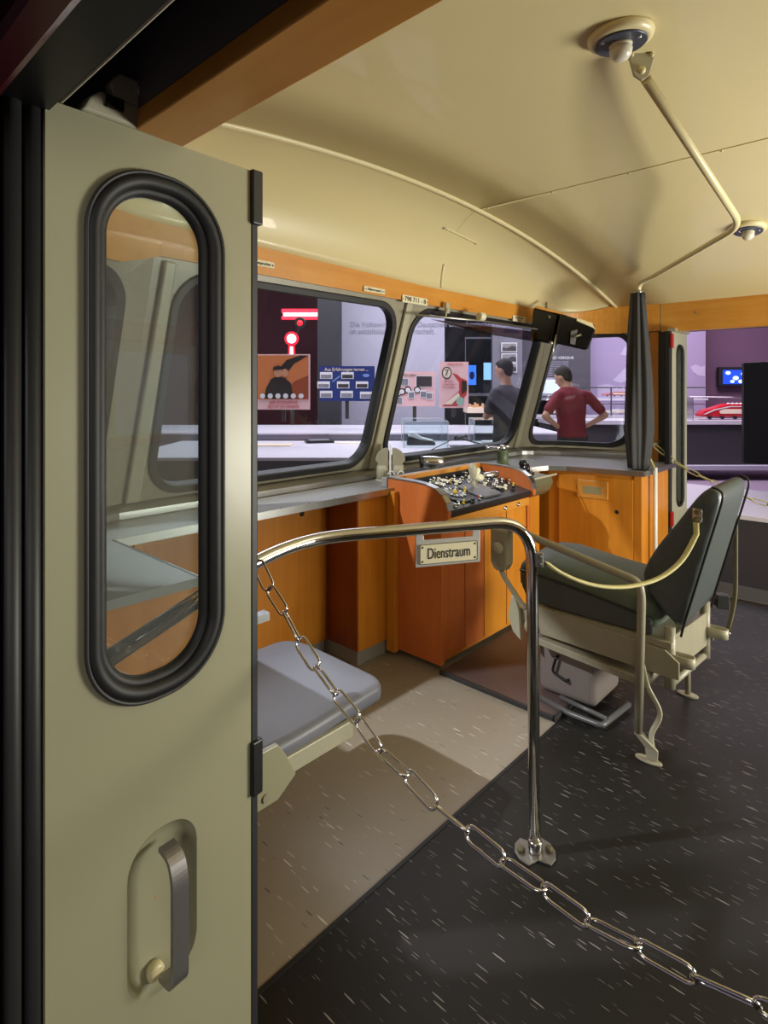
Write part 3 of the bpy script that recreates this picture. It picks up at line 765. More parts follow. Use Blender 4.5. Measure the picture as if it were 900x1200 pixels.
# ================================================================== DRIVER'S DESK
dk = empty('driver_desk', (2.75, 1.95, 0), 'orange wood driver desk with black instrument panel and curved metal edged sides', 'control desk')
side = [(2.10, .03), (1.762, .03), (1.762, .74), (1.722, .765), (1.722, .80), (1.732, .835), (1.757, .87), (1.80, .897), (1.86, .912), (1.93, .918), (2.12, .922)]
def sidep(x, t, nm, par, m='woodred'):
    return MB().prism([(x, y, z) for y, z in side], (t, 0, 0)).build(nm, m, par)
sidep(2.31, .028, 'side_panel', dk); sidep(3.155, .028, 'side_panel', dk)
for x in (2.304, 3.149):
    pts = [(y, z) for y, z in side[4:]]
    mb = MB(); R0 = []
    for y, z in pts: R0.append((y, z))
    for i in range(len(R0)-1):
        (y0, z0), (y1, z1) = R0[i], R0[i+1]; t = Vector((y1-y0, z1-z0)).normalized(); nx, nz = -t.y, t.x
        e = .007
        mb.add([(x, y0, z0), (x, y1, z1), (x, y1+nx*e, z1+nz*e), (x, y0+nx*e, z0+nz*e), (x+.040, y0, z0), (x+.040, y1, z1), (x+.040, y1+nx*e, z1+nz*e), (x+.040, y0+nx*e, z0+nz*e)],
               [(0,3,2,1),(4,5,6,7),(0,1,5,4),(1,2,6,5),(2,3,7,6),(3,0,4,7)])
    mb.build('edge_strip', 'alu', dk)
# front boards
MB().bb(2.338, 3.155, 1.782, 1.80, .03, .72).build('front_board', 'woodv', dk)
for a, b in ((2.338, 2.52), (2.528, 2.70), (2.708, 2.93), (2.938, 3.154)): MB().bb(a, b, 1.770, 1.7815, .05, .700).build('cupboard_door', 'woodred' if a < 2.6 else 'woodv', dk, bevel=.003)
fr = MB().bb(2.338, 3.155, 1.748, 1.781, .705, .752).build('front_rail', 'woodx', dk, bevel=.003)
for x in (2.88, 3.02): mb = MB(); mb.lathe([(.013, 0), (.013, .006), (.007, .006), (.007, .002)], (x, 1.748, .728), (0, -1, 0), 16); mb.build('lock_ring', 'chromer', fr)
MB().bb(2.275, 2.309, 2.04, 2.10, .02, .86).build('upright_batten', 'woodv', dk, bevel=.004)
# instrument panel, tilted
pz0, pz1, py0_, py1_ = .792, .872, 1.735, 2.085
ptl = math.atan2(pz1-pz0, py1_-py0_)
pd = Vector((0, py1_-py0_, pz1-pz0)).normalized(); pn = Vector((0, -pd.z, pd.y)); plen = math.hypot(py1_-py0_, pz1-pz0)
ip = lambda x, t, o=0: Vector((x, py0_, pz0))+pd*t+pn*o
mb = MB(); mb.prism([ip(2.339, 0), ip(3.154, 0), ip(3.154, plen), ip(2.339, plen)], -pn*.035)
pan = mb.build('instrument_panel', mat('black crackle panel', (40, 40, 42), .38, noise=.25, nscale=40), dk, bevel=.006, seg=3)
MB().bb(2.339, 3.154, 2.09, 2.115, .86, .925).build('rear_ledge', 'woodx', dk, bevel=.002)
MB().bb(2.339, 3.154, 2.08, 2.09, .86, .90).build('rear_shadow_gap', 'black', dk)
def gauge(x, t, r, face='black'):
    mb = MB(); mb.lathe([(r, 0), (r, .012), (r*.92, .016), (r*.90, .012)], ip(x, t), pn, 24); g = mb.build('gauge', 'black' if face == 'black' else 'chromer', pan)
    mb = MB(); mb.lathe([(r*.88, .012), (r*.86, .013)], ip(x, t), pn, 24); mb.build('gauge_face', 'lamdk' if face == 'black' else 'cream2', g)
    mb = MB()
    for k in range(9):
        a = -2.2+k*.55; p = ip(x+math.sin(a)*r*.68, t+math.cos(a)*r*.68, .0135); q = ip(x+math.sin(a)*r*.84, t+math.cos(a)*r*.84, .0135); mb.tube([p, q], r*.035, 5)
    mb.tube([ip(x, t, .014), ip(x+r*.5, t+r*.35, .015)], r*.03, 5); mb.build('gauge_marks', 'white', g)
def ctrlknob(x, t, r, h, m):
    mb = MB(); mb.lathe([(r, 0), (r, h*.3), (r*.55, h*.4), (r*.55, h*.6), (r*.9, h*.75), (r*.8, h), (r*.2, h*1.04)], ip(x, t), pn, 14); mb.build('control_knob', m, pan)
def lever(x, t, L, r, m, tilt=(.1, .5)):
    d_ = (pn+Vector((1, 0, 0))*tilt[0]+pd*tilt[1]).normalized(); b = ip(x, t)
    mb = MB(); mb.tube([b, b+d_*L*.5], r*.45, 8); mb.cone(b+d_*L*.5, b+d_*L, r*.8, r*1.15, 12); lv = mb.build('lever', m, pan)
    mb = MB(); mb.lathe([(r*1.8, 0), (r*1.6, .008), (r*.8, .012)], b, pn, 16); mb.build('lever_collar', 'chromer', lv)
mb = MB(); mb.prism([ip(x+2.575, t+.14, .0) for x, t in rr(.17, .20, .06)], pn*.010); mb.build('dial_bezel', 'black', pan, bevel=.003)
gauge(2.575, .145, .062); 
mb = MB()
for k in range(11):
    a = k*.57; mb.cone(ip(2.575+math.cos(a)*.043, .145+math.sin(a)*.045, .018), ip(2.575+math.cos(a)*.058, .145+math.sin(a)*.062, .018), .004, .003, 6)
mb.build('marker_studs', 'white', pan)
mb = MB(); mb.lathe([(.012, .01), (.010, .03), (.004, .032)], ip(2.575, .145), pn, 10); mb.build('pointer_knob', 'yellow', pan)
mb = MB(); mb.prism([ip(x+2.79, t+.13, .0) for x, t in rr(.19, .19, .03)], pn*.012); sub = mb.build('controller_plate', 'lamdk', pan, bevel=.003)
lever(2.80, .17, .12, .022, 'beigelight', (-.12, .25)); lever(2.84, .09, .05, .009, 'chromer', (.2, -.2)); lever(2.90, .24, .075, .014, 'cream2', (.4, .1))
for x, t, r in ((2.46, .27, .028), (2.53, .30, .030), (2.62, .28, .032), (2.70, .31, .030), (2.77, .27, .026), (2.96, .29, .030), (3.04, .29, .030), (3.10, .23, .024), (2.42, .20, .024), (2.96, .10, .026)): gauge(x, t, r, 'c')
kn = [('chromer', .013), ('white', .010), ('black', .014), ('cream2', .012), ('red', .008), ('chrome', .009), ('yellow', .007), ('green', .011)]
done = []
for i in range(900):
    x = random.uniform(2.39, 3.13); t = random.uniform(.03, .34)
    if math.hypot(x-2.575, t-.145) < .10 or (2.69 < x < 2.89 and .03 < t < .235) or any(math.hypot(x-a, t-b) < .034 for a, b in done): continue
    if len(done) > 62: break
    done.append((x, t)); m_, r = random.choices(kn, weights=[6, 2, 4, 2, 1, 6, 1, 1])[0]; ctrlknob(x, t, r, random.uniform(.014, .034), m_)
mb = MB(); mb.ball(ip(2.93, .23, .028), .034, 14, (1, .8, .7)); mb.build('palm_button', 'cream2', pan)
mb = MB(); mb.cone(ip(2.98, .22, .04), ip(3.06, .20, .045), .018, .022, 12); mb.build('round_cap', 'chromer', pan)
mb = MB(); mb.cone(ip(2.43, .33, .0), ip(2.43, .33, .055), .008, .010, 8); mb.build('signal_lamp', 'woodred', pan)
# raised sheet behind the panel with metal edge
mb = MB(); mb.bb(2.30, 3.22, 2.118, 2.16, .871, .922); mb.build('rear_cover', 'lam', dk, bevel=.004)

# items on the counter --------------------------------------------------------
p = U(442, 548, Y=2.27); q = U(472, 548, Y=2.27)
cup = empty('ventilator_shells', ((p.x+q.x)/2, 2.27, .93), 'pair of beige fan shaped shells standing on the counter by middle pillar', 'ventilator')
cx_ = (p.x+q.x)/2; 
cup.location.z = .8705; WL[cup.name] = Vector((cx_, 2.27, .8705)); cup.location.x = cx_
mb = MB(); mb.lathe([(.085, 0), (.085, .008), (.06, .012)], (cx_, 2.27, .8705), (0, 0, 1), 20); mb.build('base_plate', 'beigelight', cup)
for s in (-1, 1):
    c0 = Vector((cx_, 2.27, .88))+RIGHT*.045*s
    mb = MB(); mb.lathe([(.034, 0), (.034, .06), (.030, .08)], c0, (0, 0, 1), 16); mb.build('holder', 'beigelight', cup)
    cc = Vector((cx_, 2.27, .8705)); out = [cc+RIGHT*s*.012+UPV*.05, cc+RIGHT*s*.010+UPV*.185]
    for k in range(1, 8): a = pi/2-k*(pi/2)/7; out.append(cc+RIGHT*s*(.012+math.cos(a)*.074)+UPV*(.115+math.sin(a)*.074))
    out += [cc+RIGHT*s*.070+UPV*.100, cc+RIGHT*s*.068+UPV*.05]
    mb = MB(); mb.prism([o_+FWD*.022 for o_ in out], -FWD*.044); mb.build('shell', 'beige', cup, bevel=.006, seg=3)
mb = MB(); mb.box(Vector((cx_, 2.27, .98))-FWD*.0, (.010, .05, .19), rz=ang); mb.build('divider', 'white', cup)
for s in (.1, 1.2):
    c0 = Vector((cx_, 2.27, .91))+RIGHT*.05*s-FWD*.04; mb = MB(); mb.tube(smooth_path([c0-RIGHT*.02, c0+Vector((0, 0, .02)), c0+RIGHT*.02, c0+RIGHT*.025+Vector((0, 0, -.035))]), .004, 8)
    mb.ball(c0+RIGHT*.025+Vector((0, 0, -.035)), .011, 10); mb.build('pull_cord', 'white', cup)

p = U(507, 552, Y=2.20)
ml = empty('desk_lamp', (p.x, 2.20, .922), 'small chrome map lamp on a curved green foot behind the instrument panel', 'lamp')
b = Vector((p.x, 2.20, .8715)); ml.location = b; WL[ml.name] = b.copy()
mb = MB(); mb.lathe([(.036, 0), (.034, .006), (.018, .02), (.012, .045), (.020, .06)], b, (0, 0, 1), 16, sx=1.3); mb.build('foot', 'green', ml)
ax = RIGHT+FWD*.1
mb = MB(); mb.lathe([(.020, -.075), (.034, -.06), (.036, -.02), (.033, .02), (.028, .055), (.012, .075)], b+Vector((0, 0, .085)), ax, 20); mb.build('lamp_shade', 'chromer', ml)
mb = MB(); mb.lathe([(.038, -.075), (.038, -.062)], b+Vector((0, 0, .085)), ax, 20); mb.build('shade_rim', 'black', ml)

p = U(589, 545, z=.872); hb_ = empty('brake_valve', (p.x, p.y, .8705), 'dark brake valve with chrome crank handle on the counter right of desk', 'brake valve')
b = WL[hb_.name]
mb = MB(); mb.lathe([(.055, 0), (.05, .008), (.040, .012), (.038, .09), (.042, .095), (.030, .105)], b, (0, 0, 1), 20); mb.build('valve_body', 'green', hb_)
mb = MB(); mb.lathe([(.020, .10), (.022, .135), (.012, .14)], b, (0, 0, 1), 6)
mb.tube([b+Vector((0, 0, .122)), b+Vector((0, 0, .122))-RIGHT*.10], [.011, .008], 10); mb.ball(b+Vector((0, 0, .122))-RIGHT*.105, .013, 10); mb.cone(b+Vector((0, 0, .12))+RIGHT*.01, b+Vector((0, 0, .13))+RIGHT*.04, .012, .008, 8)
mb.build('crank_handle', 'chrome', hb_)

# scoop shaped bin and black device on it
p = U(632, 590, Y=1.90); q = U(662, 560, Y=1.90)
bn = empty('metal_scoop', (p.x+.08, 1.90, p.z), 'olive metal scoop shelf hung at the right end of the desk', 'metal tray')
x0, x1 = 3.225, 3.54; zc_ = .80
prof = []
for k in range(9):
    a = -.2+k*(pi*.62/8); prof.append((math.cos(a), math.sin(a)))
pr = [(1.94, .845)]+[(1.94-.02-.10*(1-math.cos(a*.9)), .845) for a in (0,)]+[(1.80, .83), (1.79, .79), (1.81, .745), (1.85, .71), (1.90, .69), (1.94, .685)]
mb = MB(); mb.prism([(x0+.0, y, z) for y, z in pr], (x1-x0, 0, 0)); mb.build('scoop', 'olive', bn, bevel=.006)
mb = MB(); mb.box((x1-.10, 1.79, .838), (.30, .006, .012)); mb.build('lip', 'beigelight', bn, bevel=.002)
mb = MB(); mb.prism([(x0-.004, y, z) for y, z in pr], (-.004, 0, 0)); mb.build('end_plate', 'beigelight', bn)
p = U(642, 553, Y=1.92); dv = empty('black_device', (3.33, 1.88, .846), 'small black knobbly device standing on the olive scoop', 'device')
mb = MB(); mb.bb(3.27, 3.39, 1.84, 1.92, .8465, .87); mb.build('base', 'black', dv, bevel=.006)
mb = MB(); mb.lathe([(.026, 0), (.03, .02), (.018, .035), (.026, .05), (.02, .075), (.008, .08)], (3.31, 1.88, .87), (0, 0, 1), 12); mb.lathe([(.018, 0), (.022, .02), (.012, .05)], (3.36, 1.88, .87), (0, 0, 1), 12); mb.build('knobs', 'blackg', dv)
mb = MB(); mb.bb(3.28, 3.34, 1.838, 1.8405, .850, .862); mb.build('yellow_stripe', 'yellow', dv)

# ================================================================== FOOTPLATE
fpz = empty('footplate', (2.75, 1.45, .002), 'dark reddish footplate with metal edging on the floor before the desk', 'footplate')
MB().bb(2.30, 3.20, 1.16, 1.755, .0015, .016).build('plate', 'plate', fpz)
mb = MB(); mb.bb(2.285, 2.30, 1.15, 1.755, .0015, .022); mb.bb(2.285, 3.2, 1.145, 1.16, .0015, .022); mb.build('edging', 'rubber2', fpz, bevel=.002)

# ================================================================== FOLDING STOOL (left)
st = empty('folding_stool', (1.2, 1.5, .40), 'blue grey cushioned folding stool at left below the counter', 'seat')
cor = [U(300, 880, z=.45), U(342, 868, z=.45), U(448, 800, z=.45), U(440, 790, z=.45), U(352, 738, z=.45), U(300, 745, z=.45)]
def ring_in(P, k, z):
    c = sum(P, Vector())/len(P); return [Vector(((p-c).x*k+c.x, (p-c).y*k+c.y, z)) for p in P]
base = [Vector((.87, 1.27, 0)), Vector((1.02, 1.265, 0)), Vector((1.38, 1.29, 0)), Vector((1.405, 1.33, 0)), Vector((1.41, 1.72, 0)), Vector((1.37, 1.80, 0)), Vector((.87, 1.80, 0))]
base = fillet(base+[base[0]], .06, 4)[:-1]
base = [p for i, p in enumerate(base) if (p-base[i-1]).length > 1e-4]
mb = MB(); mb.loft([ring_in(base, k, z) for k, z in ((.95, .398), (.99, .402), (1.0, .415), (1.0, .432), (.99, .442), (.965, .449), (.90, .453), (.5, .455))]); mb.build('cushion', 'stool', st)
mb = MB(); mb.bb(.88, 1.22, 1.258, 1.275, .362, .412); mb.build('front_board', 'beigelight', st, bevel=.003)
mb = MB(); mb.prism([(.86, 1.24, .33), (.93, 1.24, .33), (.99, 1.24, .37), (.96, 1.24, .43), (.93, 1.24, .475), (.86, 1.24, .475)], (0, .015, 0)); br_ = mb.build('wall_bracket', 'door', st, bevel=.003)
mb = MB(); mb.lathe([(.012, 0), (.010, .005)], (.89, 1.24, .355), (0, -1, 0), 12); mb.build('pivot', 'beige', br_)
mb = MB(); mb.tube([(.88, 1.7, .40), (.845, 1.7, .25)], .012, 8); mb.bb(.841, .86, 1.3, 1.78, .30, .42); mb.build('support', 'beige', st)

mb = MB(); b = U(311, 722, Y=1.45); mb.bb(b.x-.15, b.x+.008, 1.44, 1.47, b.z-.012, b.z+.012); tag(mb.build('chrome_latch', 'chromer'), 'chrome latch end showing beside door edge above the folding seat', 'latch')

# ================================================================== DRIVER'S SEAT
ds = empty('drivers_chair', (2.62, 1.0, 0), 'dark grey leather driver seat on beige tube frame', 'chair')
X0, X1 = 2.40, 2.83
# cushion: rounded loft along Y
mb = MB(); rings = []
def crs(y, zb, zt, w0, w1, crown):
    pts = []; n_ = 20
    for k in range(n_):
        a = 2*pi*k/n_; ca, sa = math.cos(a), math.sin(a)
        ex = .42; xx = (abs(ca)**ex)*(1 if ca >= 0 else -1); zz_ = (abs(sa)**ex)*(1 if sa >= 0 else -1)
        x = (w0+w1)/2+(w1-w0)/2*xx; z = (zb+zt)/2+(zt-zb)/2*zz_+(crown*(1-xx*xx) if zz_ > 0 else 0); pts.append((x, y, z))
    return pts
for y, zb, zt, inset, cr in ((.78, .46, .52, .05, .0), (.80, .44, .56, .02, .01), (.86, .425, .585, 0, .02), (1.05, .425, .60, 0, .03), (1.25, .44, .625, 0, .03), (1.34, .455, .625, 0, .02), (1.385, .48, .60, .015, .01), (1.40, .51, .56, .04, 0)):
    rings.append(crs(y, zb, zt, X0+inset, X1-inset, cr))
mb.loft(rings); cu = mb.build('seat_cushion', 'leathergr', ds)
# welt round the cushion side and darker side panel
mb = MB(); pts = [(X0-.003, .82, .50), (X0-.004, 1.05, .535), (X0-.004, 1.25, .56), (X0+.0, 1.34, .565), (X0+.05, 1.395, .56), (X1-.05, 1.395, .56), (X1+.003, 1.3, .56)]
mb.tube(smooth_path(pts, 5), .005, 8); mb.build('piping', 'piping', cu)
mb = MB(); pr = [(.80, .43), (.80, .50), (1.05, .532), (1.25, .556), (1.34, .56), (1.37, .50), (1.34, .445), (1.2, .43)]
mb.prism([(X0-.004, y, z) for y, z in pr], (.03, 0, 0)); mb.build('side_panel', 'leather', cu, bevel=.008)
# backrest
prof = [(.695, .455), (.835, .60), (.845, .66), (.83, .70), (.785, .785), (.735, .85), (.69, .915), (.645, .985), (.613, 1.022), (.590, 1.036), (.566, 1.028), (.553, 1.005), (.57, .93), (.605, .80), (.645, .65), (.68, .52)]
mb = MB(); rings = []
cyp = (.68, .75)
for t, k in ((0, .90), (.04, .97), (.10, 1.0), (.5, 1.0), (.90, 1.0), (.96, .97), (1, .90)):
    x = X0+(X1-X0)*t
    rings.append([(x, cyp[0]+(y-cyp[0])*k+( -.0 if k == 1 else 0), cyp[1]+(z-cyp[1])*(1-(1-k)*.35)) for y, z in prof])
mb.loft(rings); bk = mb.build('backrest', 'leather', ds, sub=1)
for x in (X0+.004, X1-.004):
    pts = [(x, y-.002, z) for y, z in (prof[9:]+[prof[0]])]; MB().tube(smooth_path(pts, 4), .0045, 8).build('piping', 'piping', bk)
mb = MB(); pts = [(X0-.001, .60, 1.03), (X0-.004, .635, .985), (X0-.004, .67, .955)]
# strap fitting on back side
fa_ = U(817, 607, X=X0-.006)
mb = MB(); mb.box(fa_+Vector((0, 0, .01)), (.005, .035, .05)); ft = mb.build('strap_fitting', 'chromer', bk, bevel=.004)
mb = MB(); mb.lathe([(.010, 0), (.008, .006)], fa_+Vector((-.003, 0, .022)), (-1, 0, 0), 10); mb.tube([fa_+Vector((-.012, .012*math.cos(a), .014*math.sin(a)-.012)) for a in [k*2*pi/12 for k in range(12)]], .003, 6, closed=True); mb.build('ring', 'strapdk', ft)
# side plates of the seat frame
mb = MB(); mb.prism([(2.37, 1.375, .40), (2.37, 1.36, .33), (2.37, 1.25, .315), (2.37, .78, .30), (2.37, .69, .30), (2.37, .69, .365), (2.37, .74, .40), (2.37, 1.2, .428), (2.37, 1.30, .43)], (.010, 0, 0)); mb.build('frame_plate', 'beige', ds, bevel=.002)
mb = MB(); mb.prism([(2.85, 1.375, .40), (2.85, 1.36, .33), (2.85, .69, .30), (2.85, .69, .365), (2.85, 1.2, .428)], (.010, 0, 0)); mb.build('frame_plate', 'beige', ds, bevel=.002)
mb = MB(); mb.bb(2.38, 2.85, .72, 1.34, .405, .428); mb.build('seat_pan', 'beige', ds)
mb = MB(); mb.prism([(2.36, 1.30, .30), (2.36, .82, .265), (2.36, .80, .235), (2.36, 1.30, .27)], (.45, 0, 0)); mb.build('lower_tray', 'beige', ds, bevel=.003)
# pivot plate front
mb = MB(); mb.lathe([(.032, 0), (.032, .012), (.014, .014), (.012, .022)], (2.368, 1.30, .335), (-1, 0, 0), 20); mb.build('pivot_disc', 'beigelight', ds)
mb = MB(); mb.prism([(2.34, 1.39, .46), (2.34, 1.405, .36), (2.34, 1.38, .30), (2.34, 1.34, .27), (2.34, 1.35, .40), (2.34, 1.37, .46)], (.02, 0, 0)); mb.build('front_link', 'beigelight', ds, bevel=.004)
# arm rest tube to the floor
XA = 2.29
at = [(XA, .775, .012), (XA, .775, .16)]
ap = fillet([U(748, 858, X=XA), U(752, 700, X=XA), U(749, 682, X=XA)+Vector((0, .0, .0)), U(600, 619, X=XA), U(589, 617, X=XA)], .07, 8)
MB().tube(ap, .0155, 14).build('arm_tube', 'beige', ds)
f0 = U(748, 858, X=XA); f1 = U(764, 888, X=XA)
mb = MB(); mb.loft([[f0+Vector((-.014, -.014, 0)), f0+Vector((.014, -.014, 0)), f0+Vector((.014, .014, 0)), f0+Vector((-.014, .014, 0))],
                    [Vector((XA-.004, f1.y-.022, .05)), Vector((XA+.006, f1.y-.022, .05)), Vector((XA+.006, f1.y+.026, .05)), Vector((XA-.004, f1.y+.026, .05))],
                    [Vector((XA-.004, f1.y-.02, .012)), Vector((XA+.006, f1.y-.02, .012)), Vector((XA+.006, f1.y+.02, .012)), Vector((XA-.004, f1.y+.02, .012))]], smooth=False)
mb.prism([(XA+math.cos(a)*.022, f1.y+.012+math.sin(a)*.05, .001) for a in [k*2*pi/16 for k in range(16)]], (0, 0, .008))
fo = mb.build('foot', 'beige', ds, bevel=.003)
mb = MB(); g = U(762, 810, X=XA+.03)
mb.tube(smooth_path([Vector((XA+.035, g.y+.03, .34)), Vector((XA+.035, g.y+.01, .26)), Vector((XA+.03, g.y-.035, .18)), Vector((XA+.015, g.y-.01, .10)), Vector((XA+.006, f1.y, .05))], 5), .010, 8, flat=.5); mb.build('foot_stay', 'beigelight', ds)
# control box at the arm rest's front end, with conduit
cb = U(588, 643, X=XA); 
mb = MB(); mb.prism([Vector((XA-.03, cb.y, cb.z))+Vector((0, y, z)) for y, z in ((.045, .095), (.045, -.06), (.025, -.095), (-.025, -.095), (-.045, -.06), (-.045, .095))], (.06, 0, 0)); bx = mb.build('control_box', 'beige', ds, bevel=.014, seg=3)
mb = MB(); mb.lathe([(.028, 0), (.026, .010), (.012, .013), (.010, .02)], (XA-.031, cb.y-.0, cb.z+.01), (-1, 0, 0), 20); mb.build('dial', 'beigelight', bx)
mb = MB(); mb.tube(smooth_path([(XA, cb.y, cb.z-.09), (XA, cb.y-.01, cb.z-.12), (XA+.03, cb.y-.06, .47), (XA+.05, cb.y-.09, .42)], 5), .012, 10); mb.build('conduit', 'beige', ds)
# rear posts, loops and feet
def post(x, y, zt, nm='rear_post'):
    mb = MB(); mb.tube([(x, y, zt), (x, y, .24)], .021, 12); return mb.build(nm, 'beige', ds)
pA = U(785, 780, X=2.42); post(2.42, pA.y, .48)
pB = U(826, 710, X=2.80); post(2.80, pB.y, .48)
mb = MB(); mb.tube([(2.42, pA.y, .25), (2.80, pB.y, .25)], .014, 10); mb.prism([(2.44, pA.y-.012, .30), (2.78, pB.y-.012, .30), (2.78, pB.y-.012, .44), (2.44, pA.y-.012, .44)], (0, .006, 0)); mb.build('rear_crossbar', 'beige', ds)
for x, y in ((2.42, pA.y), (2.80, pB.y)):
    mb = MB(); z = .36; pts = [(x-.018, y, z), (x-.022, y-.06, z), (x-.010, y-.085, z), (x+.012, y-.085, z), (x+.022, y-.06, z), (x+.018, y, z)]
    pts = smooth_path(pts, 5); o_ = len(mb.v)
    for i in range(len(pts)-1):
        a, b = pts[i], pts[i+1]; mb.add([a+Vector((0,0,-.02)), b+Vector((0,0,-.02)), b+Vector((0,0,.02)), a+Vector((0,0,.02))], [(0,1,2,3)], True)
    mb.build('belt_loop', 'beigelight', ds, solid=.004)
def leg(pts, fx):
    MB().tube(fillet(pts, .06, 6), .012, 10).build('leg', 'beige', ds)
    e = Vector(pts[-1]); mb = MB(); mb.prism([(e.x+math.cos(a)*.024, e.y+math.sin(a)*.045, .001) for a in [k*2*pi/14 for k in range(14)]], (0, 0, .007)); mb.build('foot', 'beige', ds)
L1 = U(806, 815, z=0); leg([(2.45, pA.y+.02, .27), (2.52, L1.y+.06, .27), (L1.x, L1.y, .22), (L1.x, L1.y, .005)], 0)
leg([(2.80, 1.25, .27), (2.82, 1.28, .22), (2.82, 1.28, .018)], 0)
mb = MB(); mb.loft([[(x, y, z) for x, y in ((2.46, 1.05), (2.74, 1.05), (2.74, 1.32), (2.46, 1.32))] for z in (.017, .28)], smooth=False); mb.build('pedestal', mat('mauve grey enamel', (122, 112, 106), .5, noise=.15), ds, bevel=.03, seg=4)
mb = MB(); hl = [(2.462, 1.22, .20), (2.44, 1.22, .20), (2.44, 1.24, .13), (2.44, 1.17, .11), (2.462, 1.17, .11)]; mb.tube(fillet(hl, .02, 4), .006, 8); mb.build('adjuster_loop', 'black', ds)
mb = MB(); mb.tube(fillet([(2.40, 1.30, .02), (2.36, 1.12, .02), (2.36, .98, .022), (2.6, .96, .022)], .02, 4), .012, 8); mb.tube([(2.44, 1.2, .03), (2.40, .98, .035)], .010, 8); mb.build('slide_rail', 'lamdk', ds)
# hanging strap at the back
mb = MB(); b0 = U(862, 604, X=2.84); pts = smooth_path([b0, U(862, 650, X=2.84), U(861, 700, X=2.83), U(853, 738, X=2.82)], 5); mb.tube(pts, .009, 8, flat=.4); hs = mb.build('hanging_strap', 'strapdk', ds)
mb = MB(); mb.tube([U(853, 740, X=2.82)+Vector((0, .008*math.cos(a), -.01+.010*math.sin(a))) for a in [k*pi/5 for k in range(10)]], .003, 6, closed=True); mb.build('ring', 'chromer', hs)
mb = MB(); mb.box(U(846, 704, X=2.92), (.05, .05, .06), rz=.5); mb.box(U(838, 703, X=2.92), (.06, .03, .03), rz=.5); mb.build('floor_clamp', 'rubber2', ds, bevel=.004)

# barrier strap from the rail to the seat back
a_ = Vector((px0+RIGHT.x*.03-.02*FWD.x, py0+RIGHT.y*.03-.02*FWD.y, cl.z)); e_ = fa_+Vector((-.016, 0, -.014))
rt = empty('barrier_strap', a_, 'yellowed sagging strap between chrome rail and seat back', 'strap')
pxs = [(632, 653), (655, 670), (685, 683), (715, 688), (745, 686), (775, 676), (800, 655), (818, 622)]
da = a_.dot(FWD); de = e_.dot(FWD)
pts = []
for i, (x, y) in enumerate(pxs):
    t = ((x-632)/(818-632)); dd = 1/((1-t)/da+t/de); pts.append(U(x, y, d=dd))
pts = smooth_path(pts, 6); pts[-1] = e_
MB().tube(pts, [.005 if i < 3 else .0105 for i in range(len(pts))], 10, flat=.6).build('webbing', 'strap', rt)
mb = MB(); mb.tube([a_-RIGHT*.012, pts[0], pts[3]], [.003, .004, .007], 8); mb.build('end_hook', 'chromer', rt)

# ================================================================== FAR DOOR LEAF, CURTAIN, POLE
fl2 = empty('folding_door', (4.56, 1.34, .01), 'narrow grey folding door leaf with slit window folded at the far doorway', 'door')
LX0, LX1, LY = 4.395, 4.74, 1.325
gw2, gh2 = .15, 1.16
ino = rr(gw2, gh2, .07, 8, (LX0+LX1)/2, 1.13); rect = []
cxx, czz = (LX0+LX1)/2, 1.13
for x, z in ino:
    dx = (x-cxx)/(gw2/2); dz = (z-czz)/(gh2/2); m_ = max(abs(dx), abs(dz)); rect.append((cxx+dx/m_*(LX1-LX0)/2, czz+dz/m_*((1.80-czz) if dz > 0 else czz-.02)))
for tx, tz in ((LX1, 1.80), (LX0, 1.80), (LX0, .02), (LX1, .02)):
    k = min(range(len(rect)), key=lambda i: ((rect[i][0]-tx)*3)**2+(rect[i][1]-tz)**2); rect[k] = (tx, tz)
mb = MB(); mb.ring([(x, LY, z) for x, z in rect], [(x, LY, z) for x, z in ino], (0, .03, 0)); mb.build('panel', 'beigelight', fl2, bevel=.002)
mb = MB(); mb.tube([(x, LY-.002, z) for x, z in rr(gw2-.01, gh2-.01, .065, 8, cxx, czz)], .012, 8, closed=True); mb.build('window_gasket', 'rubber', fl2)
mb = MB(); mb.prism([(x, LY+.014, z) for x, z in rr(gw2-.01, gh2-.01, .065, 8, cxx, czz)], (0, .004, 0)); mb.build('pane', 'glassdoor', fl2)
mb = MB(); mb.bb(LX0-.05, LX0-.004, LY-.004, LY+.036, .02, 1.80); mb.build('edge_seal', 'rubber', fl2, bevel=.008)
for z in (1.72, .48): mb = MB(); mb.bb(LX0-.055, LX0-.02, LY-.02, LY-.004, z-.04, z+.06); mb.build('red_tab', 'red', fl2, bevel=.003)
mb = MB(); mb.bb(LX0, LX1, LY-.02, LY+.03, 1.8, 1.822); mb.build('top_hanger', 'beige', fl2)

# ceiling curtain rail
b = Vector((1.6, .5, 2.3))
for _ in range(9): b = U(752, 62, z=roofz(b.x)-.006)
R0 = U(757, 93, z=roofz(b.x)-.075); R1 = U(869, 264, z=2.10); R2 = Vector((4.05, 1.36, 2.10)); R2 = U(764, 325, z=2.10); R3 = U(754, 338, X=4.25)
cr = empty('curtain_rail', (b.x, b.y, 2.25), 'cream painted bent tube rail fixed to the ceiling', 'curtain rail')
R3.z = min(R3.z, 2.06)
pth = fillet([R0, R1, R2, Vector((R2.x+.06, R2.y+.10, 2.08)), Vector((R2.x+.07, R2.y+.11, 2.0))], .13, 8)
MB().tube(pth, .0145, 14).build('tube', 'creamtrim', cr)
zr = roofz(b.x)
mb = MB(); t = RIGHT; c0 = Vector((b.x, b.y, 0))
mb.prism([c0+t*(-.038)+Vector((0, 0, zr+.004)), c0+t*.038+Vector((0, 0, zr+.004)), c0+t*.038+Vector((0, 0, zr-.012)), c0+t*.022+Vector((0, 0, zr-.07)), c0+Vector((0, 0, zr-.085)), c0+t*(-.022)+Vector((0, 0, zr-.07)), c0+t*(-.038)+Vector((0, 0, zr-.012))], FWD*.007)
